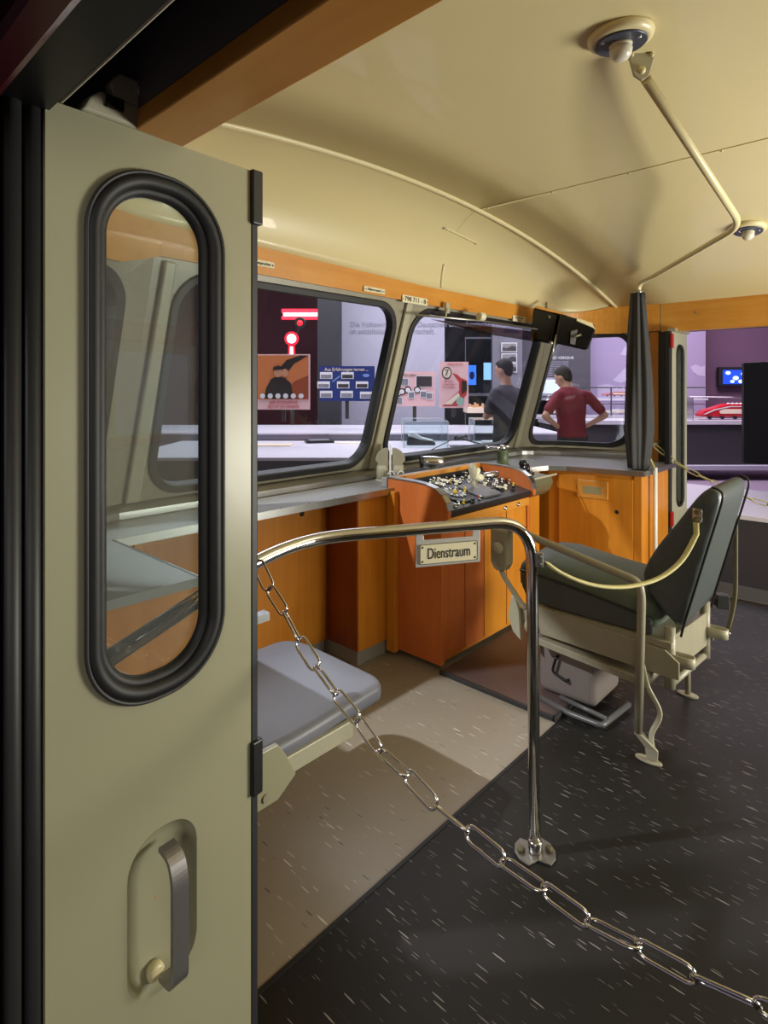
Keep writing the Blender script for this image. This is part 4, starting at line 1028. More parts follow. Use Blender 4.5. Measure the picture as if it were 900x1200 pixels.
bkt = mb.build('bracket', 'beigelight', cr, bevel=.003)
MB().ball(c0+Vector((0, 0, zr-.055)), .011, 10).build('rivet', 'creamtrim', bkt)
for s in (-1, 1): MB().ball(c0+t*.028*s+Vector((0, 0, zr-.012))-FWD*.002, .006, 8).build('rivet', 'creamtrim', bkt)
# curtain
ct = pth[-1]
cur = empty('curtain', (ct.x, ct.y, .80), 'dark grey gathered curtain hanging beside the far cabinet', 'curtain')
mb = MB(); rings = []; NN = 90
for i in range(25):
    t = i/24; z = 2.02-t*1.142
    r_ = .042+.040*math.sin(min(1, t*1.35)*pi/2) if t < .8 else .082-.022*((t-.8)/.2)
    fo2 = lambda a: 1+.16*math.sin(6*a+2.2*t)+.10*math.sin(11*a-1.3*t+1)+.06*math.sin(3*a+5*t)
    rings.append([(ct.x+.012*math.sin(3*t)+math.cos(a)*r_*fo2(a), ct.y+.9*math.sin(a)*r_*fo2(a), z) for a in [2*pi*k/NN for k in range(NN)]])
mb.loft(rings); mb.build('cloth', 'curtain', cur)
mb = MB(); mb.tube([(ct.x, ct.y, 2.03), (XF-.02, 1.52, 2.03)], .006, 8); mb.build('wall_stay', 'creamtrim', cr)
mb = MB(); mb.lathe([(.030, 0), (.034, .006), (.034, .018), (.028, .022)], (ct.x, ct.y, 2.015), (0, 0, 1), 16); mb.build('curtain_clip', 'chromer', cur)
# white pole with looped strap by the far cabinet
pp = U(768, 640, d=3.78); 
wp = empty('white_pole', (pp.x, pp.y, 0), 'slim white upright pole beside the far cabinet', 'pole')
tp = U(766, 548, d=3.78)
MB().tube([(pp.x, pp.y, .01), (pp.x, pp.y, tp.z)], .013, 10).build('tube', 'white', wp)
mb = MB(); mb.lathe([(.035, 0), (.035, .006), (.018, .02)], (pp.x, pp.y, .001), (0, 0, 1), 14); mb.build('foot', 'white', wp)
mb = MB(); mb.tube(smooth_path([Vector((pp.x, pp.y, tp.z-.02)), U(763, 540, d=3.86), U(757, 528, d=3.88), U(750, 520, d=3.9)], 5), .008, 8, flat=.5); mb.build('loop_strap', 'strap', wp)
mb = MB(); mb.tube(smooth_path([U(762, 552, d=3.84), U(756, 538, d=3.85), U(750, 524, d=3.87)], 5), .006, 8); mb.build('chrome_hook', 'chrome', wp)

# ================================================================== CEILING LAMPS
def ceiling_lamp(px, py, label):
    x = 1.5; z = 2.28
    for _ in range(12): p = U(px, py, z=z); z = roofz(p.x)-.012
    sl = -2*.062*(p.x-2.1); ax = Vector((sl, 0, -1)).normalized()
    o = empty('ceiling_lamp', (p.x, p.y, roofz(p.x)-.006), label, 'ceiling lamp', 'round ceiling lamps')
    b = WL[o.name]
    mb = MB(); mb.lathe([(.082, 0), (.084, .006), (.080, .018), (.070, .024)], b, ax, 32); mb.build('base_ring', 'creamtrim', o)
    mb = MB(); mb.lathe([(.066, .022), (.066, .027), (.064, .029)], b, ax, 32); pl = mb.build('lamp_plate', 'lampplate', o)
    for k in range(3): a = k*2.1+.4; MB().ball(b+ax*.03+Vector((math.cos(a)*.052, math.sin(a)*.052, 0)), .0045, 8).build('screw', 'chrome', pl)
    mb = MB(); mb.lathe([(.030, .028), (.028, .036), (.020, .044)], b, ax, 20); mb.build('socket', 'cream2', o)
    mb = MB(); mb.lathe([(.018, .024), (.026, .030), (.0295, .042), (.027, .056), (.018, .067), (.004, .071)], b, ax, 24); mb.build('bulb', 'bulb', o)
ceiling_lamp(727, 42, 'round cream ceiling lamp nearest the camera beside rail bracket')
ceiling_lamp(877, 268, 'round ceiling lamp further back beyond the bend of the rail')

# ================================================================== LABEL PLATES ON THE HEADER
def plate(px, py, w, h, txt, size, label, sx=1, lines=None, n2=1):
    c = U(px, py, Y=2.083); c.y = 2.0765+(1.99-c.z)*.11
    rt = empty('label_plate', (c.x, c.y, c.z), label, 'label')
    mb = MB(); mb.prism([(c.x+x, c.y, c.z+z) for x, z in rr(w, h, .003, 2)], (0, -.003, 0)); mb.build('plate', 'cream2', rt)
    if txt: text(txt, size, (c.x, c.y-.0042, c.z), (1, 0, 0), (0, 0, 1), 'ink', 'lettering', rt, sx=sx)
    if lines:
        for k, (l, dz) in enumerate(lines): text(l, size, (c.x, c.y-.0042, c.z+dz), (1, 0, 0), (0, 0, 1), 'ink', 'lettering', rt, sx=sx)
    for s in (-1, 1): MB().lathe([(.0035, 0), (.002, .002)], (c.x+s*(w/2-.007), c.y-.003, c.z), (0, -1, 0), 8).build('screw', 'strapdk', rt)
plate(308, 309, .115, .026, 'Fernsprecher \u00bb', .017, 'ivory label at left end of header board cut off by the door edge')
plate(439, 340, .155, .026, '\u2039 F\u00fchrerraum I \u203a', .019, 'small ivory label left of number plate on header board')
plate(487, 352, .215, .040, '798 711 - 8', .036, 'ivory number plate 798 711-8 above the middle pillar', sx=1.1)
plate(609, 374, .17, .040, None, .014, 'ivory two line label at right end of header board by the black mirror', lines=[('Notbremse ziehen', .008), ('2 x 5 s', -.009)])
mb = MB()
for px, py in ((334, 316), (410, 335), (553, 362)):
    c = U(px, py, Y=2.09); mb.lathe([(.006, 0), (.004, .003)], (c.x, 2.094, c.z), (0, -1, 0), 8)
struct(mb.build('trim_26', 'chromer'))
mb = MB(); c = U(816, 366, X=XF-.02); mb.lathe([(.008, 0), (.005, .004)], c, (-1, 0, 0), 10); struct(mb.build('trim_27', 'chromer'))

# ================================================================== SUN VISORS at the windscreen
sv = empty('sun_visor', U(560, 372, Y=2.02), 'long smoked transparent sun visor on a rod above right windscreen', 'sun visor')
a = U(487, 369, Y=2.05); b = U(667, 391, Y=1.90); c1 = U(563, 376, Y=1.99)
MB().tube([a, c1, b], .006, 8).build('rod', 'alu', sv)
mb = MB(); mb.lathe([(.022, -.025), (.026, -.018), (.026, .018), (.02, .025)], U(564, 371, Y=1.985), (b-a), 16); mb.build('clamp_knob', 'cream2', sv)
a2 = U(505, 374, Y=2.04); b2 = U(645, 391, Y=1.92)
dz1 = U(512, 376, Y=2.04); dz2 = U(645, 403, Y=1.92); dm = U(560, 391, Y=1.99)
mb = MB(); mb.prism([a2, dz1, U(560, 390, Y=1.99), U(600, 396, Y=1.955), dz2, b2], (0, .004, 0)); mb.build('acrylic_blade', 'acrylic', sv)
mb = MB(); p = U(524, 361, Y=2.06); mb.box(p, (.035, .012, .06)); mb.tube([p, U(522, 372, Y=2.03)], .006, 8); mb.build('bracket', 'beigelight', sv)

mr = empty('rear_mirror', U(655, 385, Y=1.85), 'two overlapping black mirror housings hanging over right windscreen pillar', 'mirror')
def pxquad(P, d, th, nm, m, par, bev=.012):
    mb = MB(); mb.prism([U(x, y, d=d) for x, y in P], FWD*th); return mb.build(nm, m, par, bevel=bev, seg=3)
hA = pxquad([(626, 360), (660, 369), (654, 405), (622, 397)], 3.95, .03, 'housing', 'blackg', mr)
hB = pxquad([(657, 367), (697, 380), (698, 388), (690, 409), (686, 410), (650, 402)], 3.90, .03, 'housing', 'blackg', mr)
pxquad([(629, 358.5), (660, 366.5), (660, 369), (628, 361)], 3.94, .035, 'wood_edge', 'woodx', hA, .001)
pxquad([(676, 372.5), (694, 378.5), (698, 387), (695, 384), (676, 376)], 3.89, .035, 'cream_edge', 'creamtrim', hB, .001)
mb = MB(); mb.tube([U(652, 392, d=3.88), U(645, 425, d=3.88)], .006, 8); mb.ball(U(646, 402, d=3.88), .014, 10); mb.build('pull_rod', 'alu', mr)
mb = MB(); mb.tube([U(672, 395, d=3.87), U(681, 392, d=3.87)], .008, 8); mb.tube([U(644, 372, d=3.93), U(640, 362, d=4.1), U(640, 355, d=4.2)], .008, 8); mb.build('mount_arm', 'olive', mr)
pxquad([(669, 388), (677, 386), (674, 404), (668, 403)], 3.885, .006, 'tab', 'lamdk', mr, .002)

# wiper
wx = empty('windscreen_wiper', U(535, 515, Y=2.47), 'wiper blade with black pivot outside the right windscreen', 'wiper')
off = .07
def fo_(px, py): 
    p = U(px, py, Y=2.44); return p
MB().tube([fo_(500, 530), fo_(536, 512), fo_(548, 512)], .0035, 6).build('arm', 'rubber2', wx)
MB().tube([fo_(540, 514), fo_(585, 526)], .005, 6).build('blade', 'rubber', wx)
mb = MB(); mb.ball(fo_(535, 513), .022, 10, (1.2, .7, .8)); mb.tube([fo_(537, 514), fo_(546, 510)], .010, 8); mb.build('pivot', 'black', wx)
# ------------------------------------------------------------------ EXTERIOR placeholder marker
# ================================================================== THE MUSEUM HALL OUTSIDE
G = -.06
def W(r, v, z=0): x, y = wxy(r, v); return Vector((x, y, z))
def pr_(px, v): return (px-CX)/F*v
def pz_(py, v): return CZ-(py-HY)/F*v
AV = math.atan2(RIGHT.y, RIGHT.x)
def vbox(mb, r0, r1, v0, v1, z0, z1): return mb.box(W((r0+r1)/2, (v0+v1)/2, (z0+z1)/2), (abs(r1-r0), abs(v1-v0), abs(z1-z0)), rz=AV)
def pbox(mb, x0, x1, y0, y1, v, th): # front face seen at pixels x0..x1,y0..y1 at depth v
    return vbox(mb, pr_(x0, v), pr_(x1, v), v, v+th, pz_(y1, v), pz_(y0, v))
hall = dict(
 floor=mat('hall floor', (150, 132, 152), .45, noise=.1, nscale=2), wallg=mat('lavender grey wall', (176, 172, 188), .7),
 wallmid=mat('mid grey wall', (116, 114, 124), .7), walldk=mat('charcoal wall', (44, 42, 48), .7), wallpur=mat('plum wall', (140, 104, 132), .7),
 maplav=mat('lavender map wall', (176, 158, 192), .7), mapland=mat('pale map land', (206, 192, 220), .7), table=mat('white display top', (214, 208, 218), .4),
 tableside=mat('grey display side', (122, 118, 130), .6), plinth=mat('dark plinth', (58, 54, 60), .6), textgrey=mat('grey lettering', (146, 142, 158), .7))
M.update({'h_'+k: v for k, v in hall.items()})
mb = MB(); mb.bb(-7, 22, -9, 20, G-.1, G-.001); struct(mb.build('floor_hall', 'h_floor'))
struct(vbox(MB(), -9, 11, 15.6, 15.7, G, 4.6).build('wall_back', 'h_walldk'))
mb = MB(); mb.bb(-7, 22, -9, 20, 4.6, 4.7); struct(mb.build('ceiling_hall', 'h_walldk'))
# boarding step / display block outside the far door
# --- back walls
V = 10.5
mb = pbox(MB(), 396, 521, 255, 514, V, .15); w = mb.build('exhibition_panel', 'h_wallg', org=W(pr_(458, V), V, G)); tag(w, 'tall lavender grey exhibition wall with grey German lettering', 'exhibition wall')
def vtext(txt, size, px, py, v, m, name, par, center=True, sx=1): return text(txt, size, W(pr_(px, v), v, pz_(py, v)), RIGHT, UPV, m, name, par, center=center, sx=sx)
vtext('Die Volkswirtschaft der Deutschen Demokratischen Republik', .135, 410, 383, V-.01, 'h_textgrey', 'lettering', w, False, .9).location
vtext('ist sozialistische Planwirtschaft.', .135, 410, 391, V-.01, 'h_textgrey', 'lettering', w, False, .9)
V = 9.6
struct(pbox(MB(), 372, 398, 252, 500, V, .5).build('wall_column', 'h_walldk'))
V = 12.5
struct(pbox(MB(), 180, 374, 252, 520, V, .1).build('wall_left_back', mat('dark red room', (70, 20, 34), .7)))
mb = pbox(MB(), 330, 376, 362, 366.5, 10.6, .08); mb2 = pbox(MB(), 330, 376, 370.5, 374, 10.6, .08); mb.add(mb2.v, mb2.f)
ls = empty('light_bar', W(pr_(353, 10.6), 10.6, pz_(368, 10.6)), 'horizontal white and red light bar in the dark red room', 'light')
mb.build('red_tube', mat('red neon', (255, 40, 60), emit=(255, 30, 50), es=3), ls)
pbox(MB(), 332, 376, 366.5, 370.5, 10.58, .08).build('white_tube', mat('white neon', (255, 230, 235), emit=(255, 225, 235), es=3.5), ls)
# railway signal
V = 9.5
sgl = empty('railway_signal', W(pr_(342, V), V, G), 'railway signal with white disc in red ring and a red lamp', 'signal')
vbox(MB(), pr_(340, V), pr_(344, V), V+.03, V+.08, G, pz_(420, V)).build('mast', 'dark', sgl)
mb = MB(); c = W(pr_(342, V), V, pz_(397, V)); mb.lathe([(.115, 0), (.115, .03)], c, -FWD, 28); mb.prism([c+RIGHT*x+UPV*z for x, z in ((-.05, -.08), (.05, -.08), (.06, -.32), (-.06, -.32))], -FWD*.03); mb.build('ring_disc', mat('signal red', (220, 30, 50), .4, emit=(220, 20, 40), es=.6), sgl)
mb = MB(); mb.lathe([(.075, .03), (.075, .036)], c, -FWD, 28); mb.prism([c+RIGHT*x+UPV*z-FWD*.031 for x, z in ((-.022, -.13), (.022, -.13), (.026, -.32), (-.026, -.32))], -FWD*.005); mb.build('white_disc', mat('lit white disc', (255, 240, 245), emit=(255, 235, 245), es=2.2), sgl)
c = W(pr_(352, V), V, pz_(379, V)); mb = MB(); mb.lathe([(.10, 0), (.10, .05), (.085, .06)], c, -FWD, 24); mb.build('lamp_housing', 'black', sgl)
mb = MB(); mb.lathe([(.046, .06), (.042, .075), (.02, .085)], c, -FWD, 20); mb.build('red_lamp', mat('red signal lamp', (255, 30, 40), emit=(255, 20, 30), es=4), sgl)
mb = MB(); mb.tube([W(pr_(344, V), V+.06, pz_(400, V)), W(pr_(350, V), V+.06, pz_(384, V))], .02, 8); mb.build('arm', 'dark', sgl)

# --- posters on stands
def poster(nm, x0, x1, y0, y1, v, m, label, stem_to=None, th=.03, cat='poster'):
    rt = empty(nm, W(pr_((x0+x1)/2, v), v, pz_(stem_to or y1, v)), label, cat)
    b = pbox(MB(), x0, x1, y0, y1, v, th).build('board', m, rt)
    if stem_to: vbox(MB(), pr_((x0+x1)/2, v)-.025, pr_((x0+x1)/2, v)+.025, v+.03, v+.06, pz_(stem_to, v), pz_(y1-4, v)).build('stand', 'dark', rt)
    return rt, b
def flat(v, P, m, nm, par, off=.004): # flat decoration polygon on a board
    mb = MB(); mb.prism([W(pr_(x, v), v-off, pz_(y, v)) for x, y in P], -FWD*.002); return mb.build(nm, m, par)
def rect(x0, x1, y0, y1): return [(x0, y1), (x1, y1), (x1, y0), (x0, y0)]
P1 = mat('poster orange', (206, 120, 70), .5); P2 = mat('poster dark', (44, 34, 34), .5); P3 = mat('poster pink', (236, 190, 190), .5); P4 = mat('poster skin', (200, 140, 110), .5)
P5 = mat('poster blue', (30, 48, 110), .45); P6 = mat('photo grey', (150, 150, 160), .5, noise=.6, nscale=9); P7 = mat('poster red', (190, 60, 60), .5); P8 = mat('photo frame white', (228, 224, 226), .5)
P9 = mat('poster pale blue', (110, 140, 200), .5); P10 = mat('photo dark', (70, 62, 64), .5, noise=.5, nscale=14); P11 = mat('poster cream', (240, 220, 196), .5); P12 = mat('poster mint', (150, 180, 165), .5)
V = 7.0
rt, b = poster('propaganda_poster', 300, 363, 415, 480, V, P3, 'orange poster of two engine drivers on a stand outside left window', 494)
flat(V, rect(302, 361.5, 416.5, 468), P1, 'picture_field', b)
flat(V, [(318, 468), (361.5, 468), (361.5, 440), (345, 447), (330, 462)], mat('poster rust', (150, 70, 40), .5), 'train_shape', b, .008)
flat(V, [(324, 436), (336, 422), (352, 416.5), (361.5, 416.5), (345, 426), (334, 440)], P2, 'smoke_shape', b, .008)
def circ(cx, cy, r, n=16, sy=1): return [(cx+r*math.cos(2*pi*k/n), cy+r*sy*math.sin(2*pi*k/n)) for k in range(n)][::-1]
flat(V, [(310, 467), (344, 467), (341, 449), (334, 443), (326, 441), (318, 444), (312, 455)], P2, 'figure_coats', b, .012)
flat(V, circ(326, 436, 5, sy=1.25), P4, 'face', b, .016); flat(V, circ(334, 437, 4, sy=1.2), P4, 'face', b, .014)
flat(V, [(320, 434), (321, 430), (327, 428.5), (333, 431), (331, 433)], P2, 'cap', b, .02)
for k in range(6): flat(V, circ(308+k*9, 464, 3), P8, 'wheel_motif', b, .016)
vtext('DER SOZIALISMUS', .055, 332, 472, V-.01, P7, 'lettering', b, sx=.75); vtext('SIEGT MIT DER EISENBAHN', .050, 332, 477, V-.01, P7, 'lettering', b, sx=.62)
V = 8.0
rt, b = poster('information_board', 374, 439, 429, 470, V, P5, 'dark blue information board with eight small photographs on a stand', 491)
vtext('Aus Erfahrungen lernen ...', .062, 406, 433, V-.01, P11, 'lettering', b, sx=.92)
for (x, y) in ((382, 440), (407, 440), (379, 451), (402, 451), (424, 451), (382, 462), (406, 462), (429, 463)):
    f = flat(V, rect(x-7, x+7.5, y-4, y+4), P8, 'photograph', b); flat(V, rect(x-6, x+6.5, y-1, y+3.2), random.choice([P6, P10]), 'picture', f, .008)
flat(V, [(389, 447), (398, 440), (399, 441), (390, 448)], P9, 'curve_line', b); flat(V, circ(429, 440, 4, sy=.5), P9, 'eye_mark', b); 
V = 8.3
rt, b = poster('pink_board', 462, 510, 435.5, 476, V, P3, 'pale pink board with round vignettes and train photographs', 494)
f = flat(V, rect(487, 507, 440, 454), P8, 'photograph', b); flat(V, rect(488, 506, 441, 453), P10, 'picture', f, .008)
for x, y in ((473, 448), (466, 470)): f = flat(V, rect(x-6, x+6, y-5, y+4), P8, 'photograph', b); flat(V, rect(x-5, x+5, y-4, y+3), P6, 'picture', f, .008)
for x, y in ((471, 459), (478, 457), (489, 457), (466, 461)): f = flat(V, circ(x, y, 4.2), P2, 'round_vignette', b, .008); flat(V, circ(x, y, 2.8), P8, 'vignette_centre', f, .012)
for x, y in ((482, 462), (496, 461), (503, 463)): f = flat(V, rect(x-4, x+4, y-4, y+5), P8, 'photograph', b, .010); flat(V, rect(x-3, x+3, y-2, y+4), P6, 'picture', f, .014)
vtext('Zur S-Bahn gebaut', .045, 477, 439.5, V-.01, P2, 'lettering', b, sx=.8)
V = 8.0
rt, b = poster('number_poster', 515, 549, 424, 478, V, P3, 'pink poster with a seven in a ring above a curving red train', 489)
f = flat(V, circ(523.5, 437, 5.8, sy=1.25), P10, 'ring', b); flat(V, circ(523.5, 437, 4.6, sy=1.25), P11, 'ring_centre', f, .008)
vtext('7', .12, 523.5, 437, V-.02, P2, 'lettering', f)
for k, l in enumerate(('Die Sieben', 'in einer neuen', 'Zeit der Bahn')): vtext(l, .034, 526, 447+k*3.4, V-.01, P7, 'lettering', b, sx=.9)
vtext('SIEBENMEILEN', .04, 533, 427, V-.01, P7, 'lettering', b, sx=.85)
flat(V, [(518, 476), (536, 476), (547, 462), (547, 446), (540, 443), (536, 439), (530, 437), (538, 448), (538, 458)], P7, 'train_body', b)
flat(V, [(541, 462), (547, 458), (547, 447), (541, 446)], P2, 'cab_window', b, .010); flat(V, [(520, 474), (529, 474), (539, 464), (537, 460)], P11, 'train_stripe', b, .010)
flat(V, circ(539, 470, 4.6, sy=1.1), P12, 'green_disc', b, .016)

# --- right of centre: dark recess, glass showcase, grey wall with photographs
V = 11.2
struct(pbox(MB(), 520, 580, 252, 500, V+1.2, .1).build('wall_recess', 'h_walldk'))
sc = empty('glass_showcase', W(pr_(560, V), V, G), 'tall dark showcase with two glowing blue screens', 'showcase')
mb = MB(); pbox(mb, 545, 579, 395, 397, V, .5); pbox(mb, 545, 546, 397, 500, V, .05); pbox(mb, 545, 579, 461, 464, V, .5); mb.build('frame', 'h_wallmid', sc)
pbox(MB(), 546, 579, 397, 461, V+.01, .012).build('glass_front', 'glasscase', sc)
bl = mat('blue screen', (60, 110, 220), emit=(50, 110, 235), es=1.6); bl2 = mat('pale blue screen', (150, 190, 240), emit=(140, 180, 240), es=1.4)
pbox(MB(), 548, 558, 428, 451, V+.3, .03).build('screen', bl, sc); pbox(MB(), 567, 577, 425, 445, V+.3, .03).build('screen', bl2, sc)
flat(V+.3, circ(553, 440, 3, sy=1.6), P5, 'screen_image', sc, .006)
V = 10.6
struct(pbox(MB(), 577, 612, 252, 497, V, .12).build('wall_grey_panel', 'h_wallmid'))
for k, y in enumerate((407, 419.5, 431)):
    f = pbox(MB(), 587.5, 606, y-5.5, y+5.5, V-.03, .02).build('framed_photograph', P8, org=W(pr_(597, V), V-.03, pz_(y+5.5, V)))
    tag(f, ('topmost', 'middle', 'lowest')[k]+' of the three black and white photographs on the grey wall', 'photograph', 'photographs on the grey wall')
    q = flat(V-.03, rect(588.5, 605, y-4.5, y+4.5), mat('old photograph', (165, 162, 165), .6, noise=.75, nscale=16), 'picture', f); flat(V-.03, [(589, y+4), (605, y+4), (605, y-.5), (600, y-2), (594, y+1), (589, y)], P10, 'dark_foreground', q, .008)
V = 10.9
struct(pbox(MB(), 612, 692, 252, 470, V, .1).build('wall_text_panel', mat('slate text wall', (78, 74, 82), .7)))
tp_ = V-.01; wt = bpy.data.objects['wall_text_panel']
vtext('STADT UND VERKEHR', .075, 650, 419.5, tp_, P8, 'lettering', wt, sx=.95)
for k in range(7): vtext('Eisenbahn und Stadt im Wandel', .045, 653, 424+k*2.6, tp_, 'h_wallg', 'lettering', wt, sx=.72)
for k in range(3): vtext('Technik', .05, 632, 424+k*3.2, tp_, 'h_wallg', 'lettering', wt, sx=1)
# lit showcase
V = 9.8
lc = empty('lit_display_case', W(pr_(645, V), V, pz_(466, V)), 'brightly lit white display case behind the visitor in red', 'display case')
pbox(MB(), 627, 664, 444, 461, V, .05).build('lit_back', mat('lit case back', (225, 228, 255), emit=(225, 232, 255), es=1.1), lc)
mb = MB(); pbox(mb, 626, 665, 461, 463.5, V-.3, .35); pbox(mb, 626, 665, 442.5, 444.5, V-.3, .35); mb.build('shelf', 'h_wallg', lc)
pbox(MB(), 628.5, 636.5, 450, 460, V-.1, .02).build('card', P11, lc); mb = MB(); mb.ball(W(pr_(633, V), V-.13, pz_(456, V)), .03, 8); mb.build('red_mark', P7, lc)

# map wall seen through the corner window and the far door
mp = empty('map_wall', W(pr_(750, 11.4), 11.4, G), 'lavender wall map with pale land shapes beyond the corner window', 'map wall')
V = 11.4
pbox(MB(), 682, 827, 300, 500, V, .1).build('panel', 'h_maplav', mp)
def land(P, nm='land_shape'): flat(V, P, 'h_mapland', nm, mp)
land([(718, 446), (726, 438), (733, 431), (741, 424), (750, 424), (752, 432), (746, 436), (750, 441), (744, 446), (737, 440), (733, 447), (727, 449)])
land([(727, 416), (731, 408), (738, 402), (746, 400), (748, 408), (741, 412), (737, 417)])
land([(809, 430), (815, 427), (822, 430), (826, 428), (826, 441), (818, 440), (812, 436)])
land([(700, 452), (712, 450), (722, 453), (738, 452), (750, 456), (750, 470), (700, 470)])
# model shelves
sh = empty('model_railway_shelf', W(pr_(700, 10.2), 10.2, pz_(493, 10.2)), 'white display shelf with glass rail below the map wall', 'display shelf')
mb = MB(); V = 10.2; pbox(mb, 600, 828, 488, 491, V, .9); pbox(mb, 640, 830, 467, 469, V+.4, .3); mb.build('shelf_board', 'h_table', sh)
mb = MB(); pbox(mb, 640, 828, 453.5, 455, V, .04); pbox(mb, 660, 828, 473, 474, V, .03)
for x in (683, 716, 737, 780): pbox(mb, x, x+1.2, 454, 488, V, .03)
mb.build('handrail', 'chromer', sh)
def model_train(x0, x1, y, v, col, label, nm='model_train', hgt=8, nose=True):
    rt = empty(nm, W(pr_((x0+x1)/2, v), v, pz_(y, v)), label, 'model train', None)
    a, b = pr_(x0, v), pr_(x1, v); h = hgt/F*v; z0 = pz_(y, v)+.03*h*4
    mb = MB(); P = [(a, z0), (b, z0), (b, z0+h*.86), (a+(b-a)*.42, z0+h*.9), (a+(b-a)*.22, z0+h*.62), (a+(b-a)*.06, z0+h*.42), (a, z0+h*.15)]
    mb.prism([W(x, v, z) for x, z in P], FWD*h*.9); mb.build('body', col, rt, bevel=h*.12, seg=2)
    mb = MB(); P = [(a+(b-a)*.30, z0+h*.22), (b, z0+h*.22), (b, z0+h*.52), (a+(b-a)*.36, z0+h*.54), (a+(b-a)*.28, z0+h*.4)]
    mb.prism([W(x, v-.004, z) for x, z in P], -FWD*.004); mb.build('stripe', P11, rt)
    mb = MB(); P = [(a+(b-a)*.02, z0+h*.16), (a+(b-a)*.2, z0+h*.52), (a+(b-a)*.45, z0+h*.74), (b, z0+h*.74), (b, z0+h*.68), (a+(b-a)*.46, z0+h*.68), (a+(b-a)*.22, z0+h*.46), (a+(b-a)*.06, z0+h*.16)]
    mb.prism([W(x, v-.004, z) for x, z in P], -FWD*.005); mb.build('upper_line', P8, rt)
    mb = MB(); n_ = 5
    for k in range(n_): mb.lathe([(h*.12, 0), (h*.12, .03)], W(a+(b-a)*(.12+k*.2), v-.005, z0-.01), -FWD, 12)
    mb.build('wheels', 'black', rt)
    return rt
V = 9.6
tt = model_train(822, 896, 490.5, V, mat('train red', (196, 30, 44), .3), 'red streamlined model train with cream stripe beyond the far doorway', 'model_train', 17)
mb = MB(); 
for k in range(4): mb.ball(W(pr_(857+k*5, V), V+.08, pz_(474, V)), .045, 8, (1, .8, .6))
mb.build('roof_equipment', P8, tt)
for k, (a, b, y, c, l) in enumerate(((640, 680, 485, P8, 'white model train on the lower shelf behind the visitor in red'), (700, 752, 485, P8, 'white model train on the lower shelf in the corner window'), (706, 748, 464, P7, 'red model train on the upper shelf in the corner window'))):
    model_train(a, b, y, 10.45 if k < 2 else 10.7, c, l, 'model_train', 5)
# bench with dark front that carries the red train
bk_ = empty('display_bench', W(pr_(800, 9.4), 9.4, G), 'dark fronted display bench with pale top beyond the far doorway', 'display bench')
V = 9.4
pbox(MB(), 645, 940, 497, 551, V, .7).build('front', 'h_plinth', bk_); pbox(MB(), 645, 940, 493, 497.5, V-.05, .76).build('top', 'h_table', bk_)
pbox(MB(), 645, 940, 546, 551, V-.14, .15).build('plinth_step', 'h_wallg', bk_)
mb = MB(); pbox(mb, 812, 812.8, 466, 493, V+.03, .8); mb.tube([W(pr_(808, V), V, pz_(465, V)), W(pr_(935, V), V, pz_(467, V))], .010, 8); mb.build('glass_rail', 'chromer', bk_)
# plum wall with monitor
V = 12.0
struct(pbox(MB(), 823, 1010, 252, 520, V, .1).build('wall_plum', 'h_wallpur'))
struct(pbox(MB(), 823, 828, 252, 500, V-.4, .5).build('wall_plum_edge', mat('reddish brown edge', (110, 50, 62), .6)))
mo = empty('wall_monitor', W(pr_(862, 11.8), 11.8, pz_(455, 11.8)), 'wall monitor showing a blue and white picture beyond the far doorway', 'monitor')
V = 11.8
pbox(MB(), 843, 886, 430, 453, V, .12).build('housing', 'h_walldk', mo, bevel=.02)
pbox(MB(), 847.5, 880, 433.5, 450, V-.01, .01).build('screen', mat('monitor picture blue', (30, 60, 170), emit=(30, 70, 200), es=1.3), mo)
for x, y, r in ((853, 437, 3), (862, 443, 3.5), (871, 438, 3), (858, 447, 2.5), (868, 447, 3)): flat(V-.01, circ(x, y, r, sy=.7), mat('monitor picture white', (200, 220, 255), emit=(190, 215, 255), es=1.5), 'screen_image', mo, .006)
# black board right outside the far door
V = 5.6
bb_ = empty('black_board', W(pr_(895, V), V, .4), 'black rectangular board standing outside far doorway at picture edge', 'board')
mb = MB(); mb.prism([W(pr_(872, V), V, pz_(425, V)), W(pr_(872, V), V, pz_(543, V)), W(pr_(960, V+.2), V+.2, pz_(548, V+.2)), W(pr_(960, V+.2), V+.2, pz_(421, V+.2))], FWD*.04); mb.build('panel', 'black', bb_, bevel=.004)
vbox(MB(), pr_(925, V)-.03, pr_(925, V)+.03, V+.08, V+.13, G, 1.3).build('stand', 'black', bb_)
mb = MB(); vbox(mb, pr_(925, V)-.25, pr_(925, V)+.25, V-.1, V+.3, G, G+.02); mb.build('foot', 'black', bb_)
# low table just outside the far door
lt = empty('low_display_table', (5.6, 1.2, G), 'low table with pale top and dark grey side just outside the far door', 'display table')
MB().bb(4.95, 6.2, -.4, 2.2, G, .44).build('front', 'h_plinth', lt); MB().bb(4.93, 6.22, -.42, 2.22, .44, .47).build('top', 'h_table', lt)
mb = MB(); mb.bb(5.3, 5.9, .62, .90, .47, .474); tag(mb.build('printed_sheet', P3), 'pale printed sheet lying on the low table outside far door', 'paper')

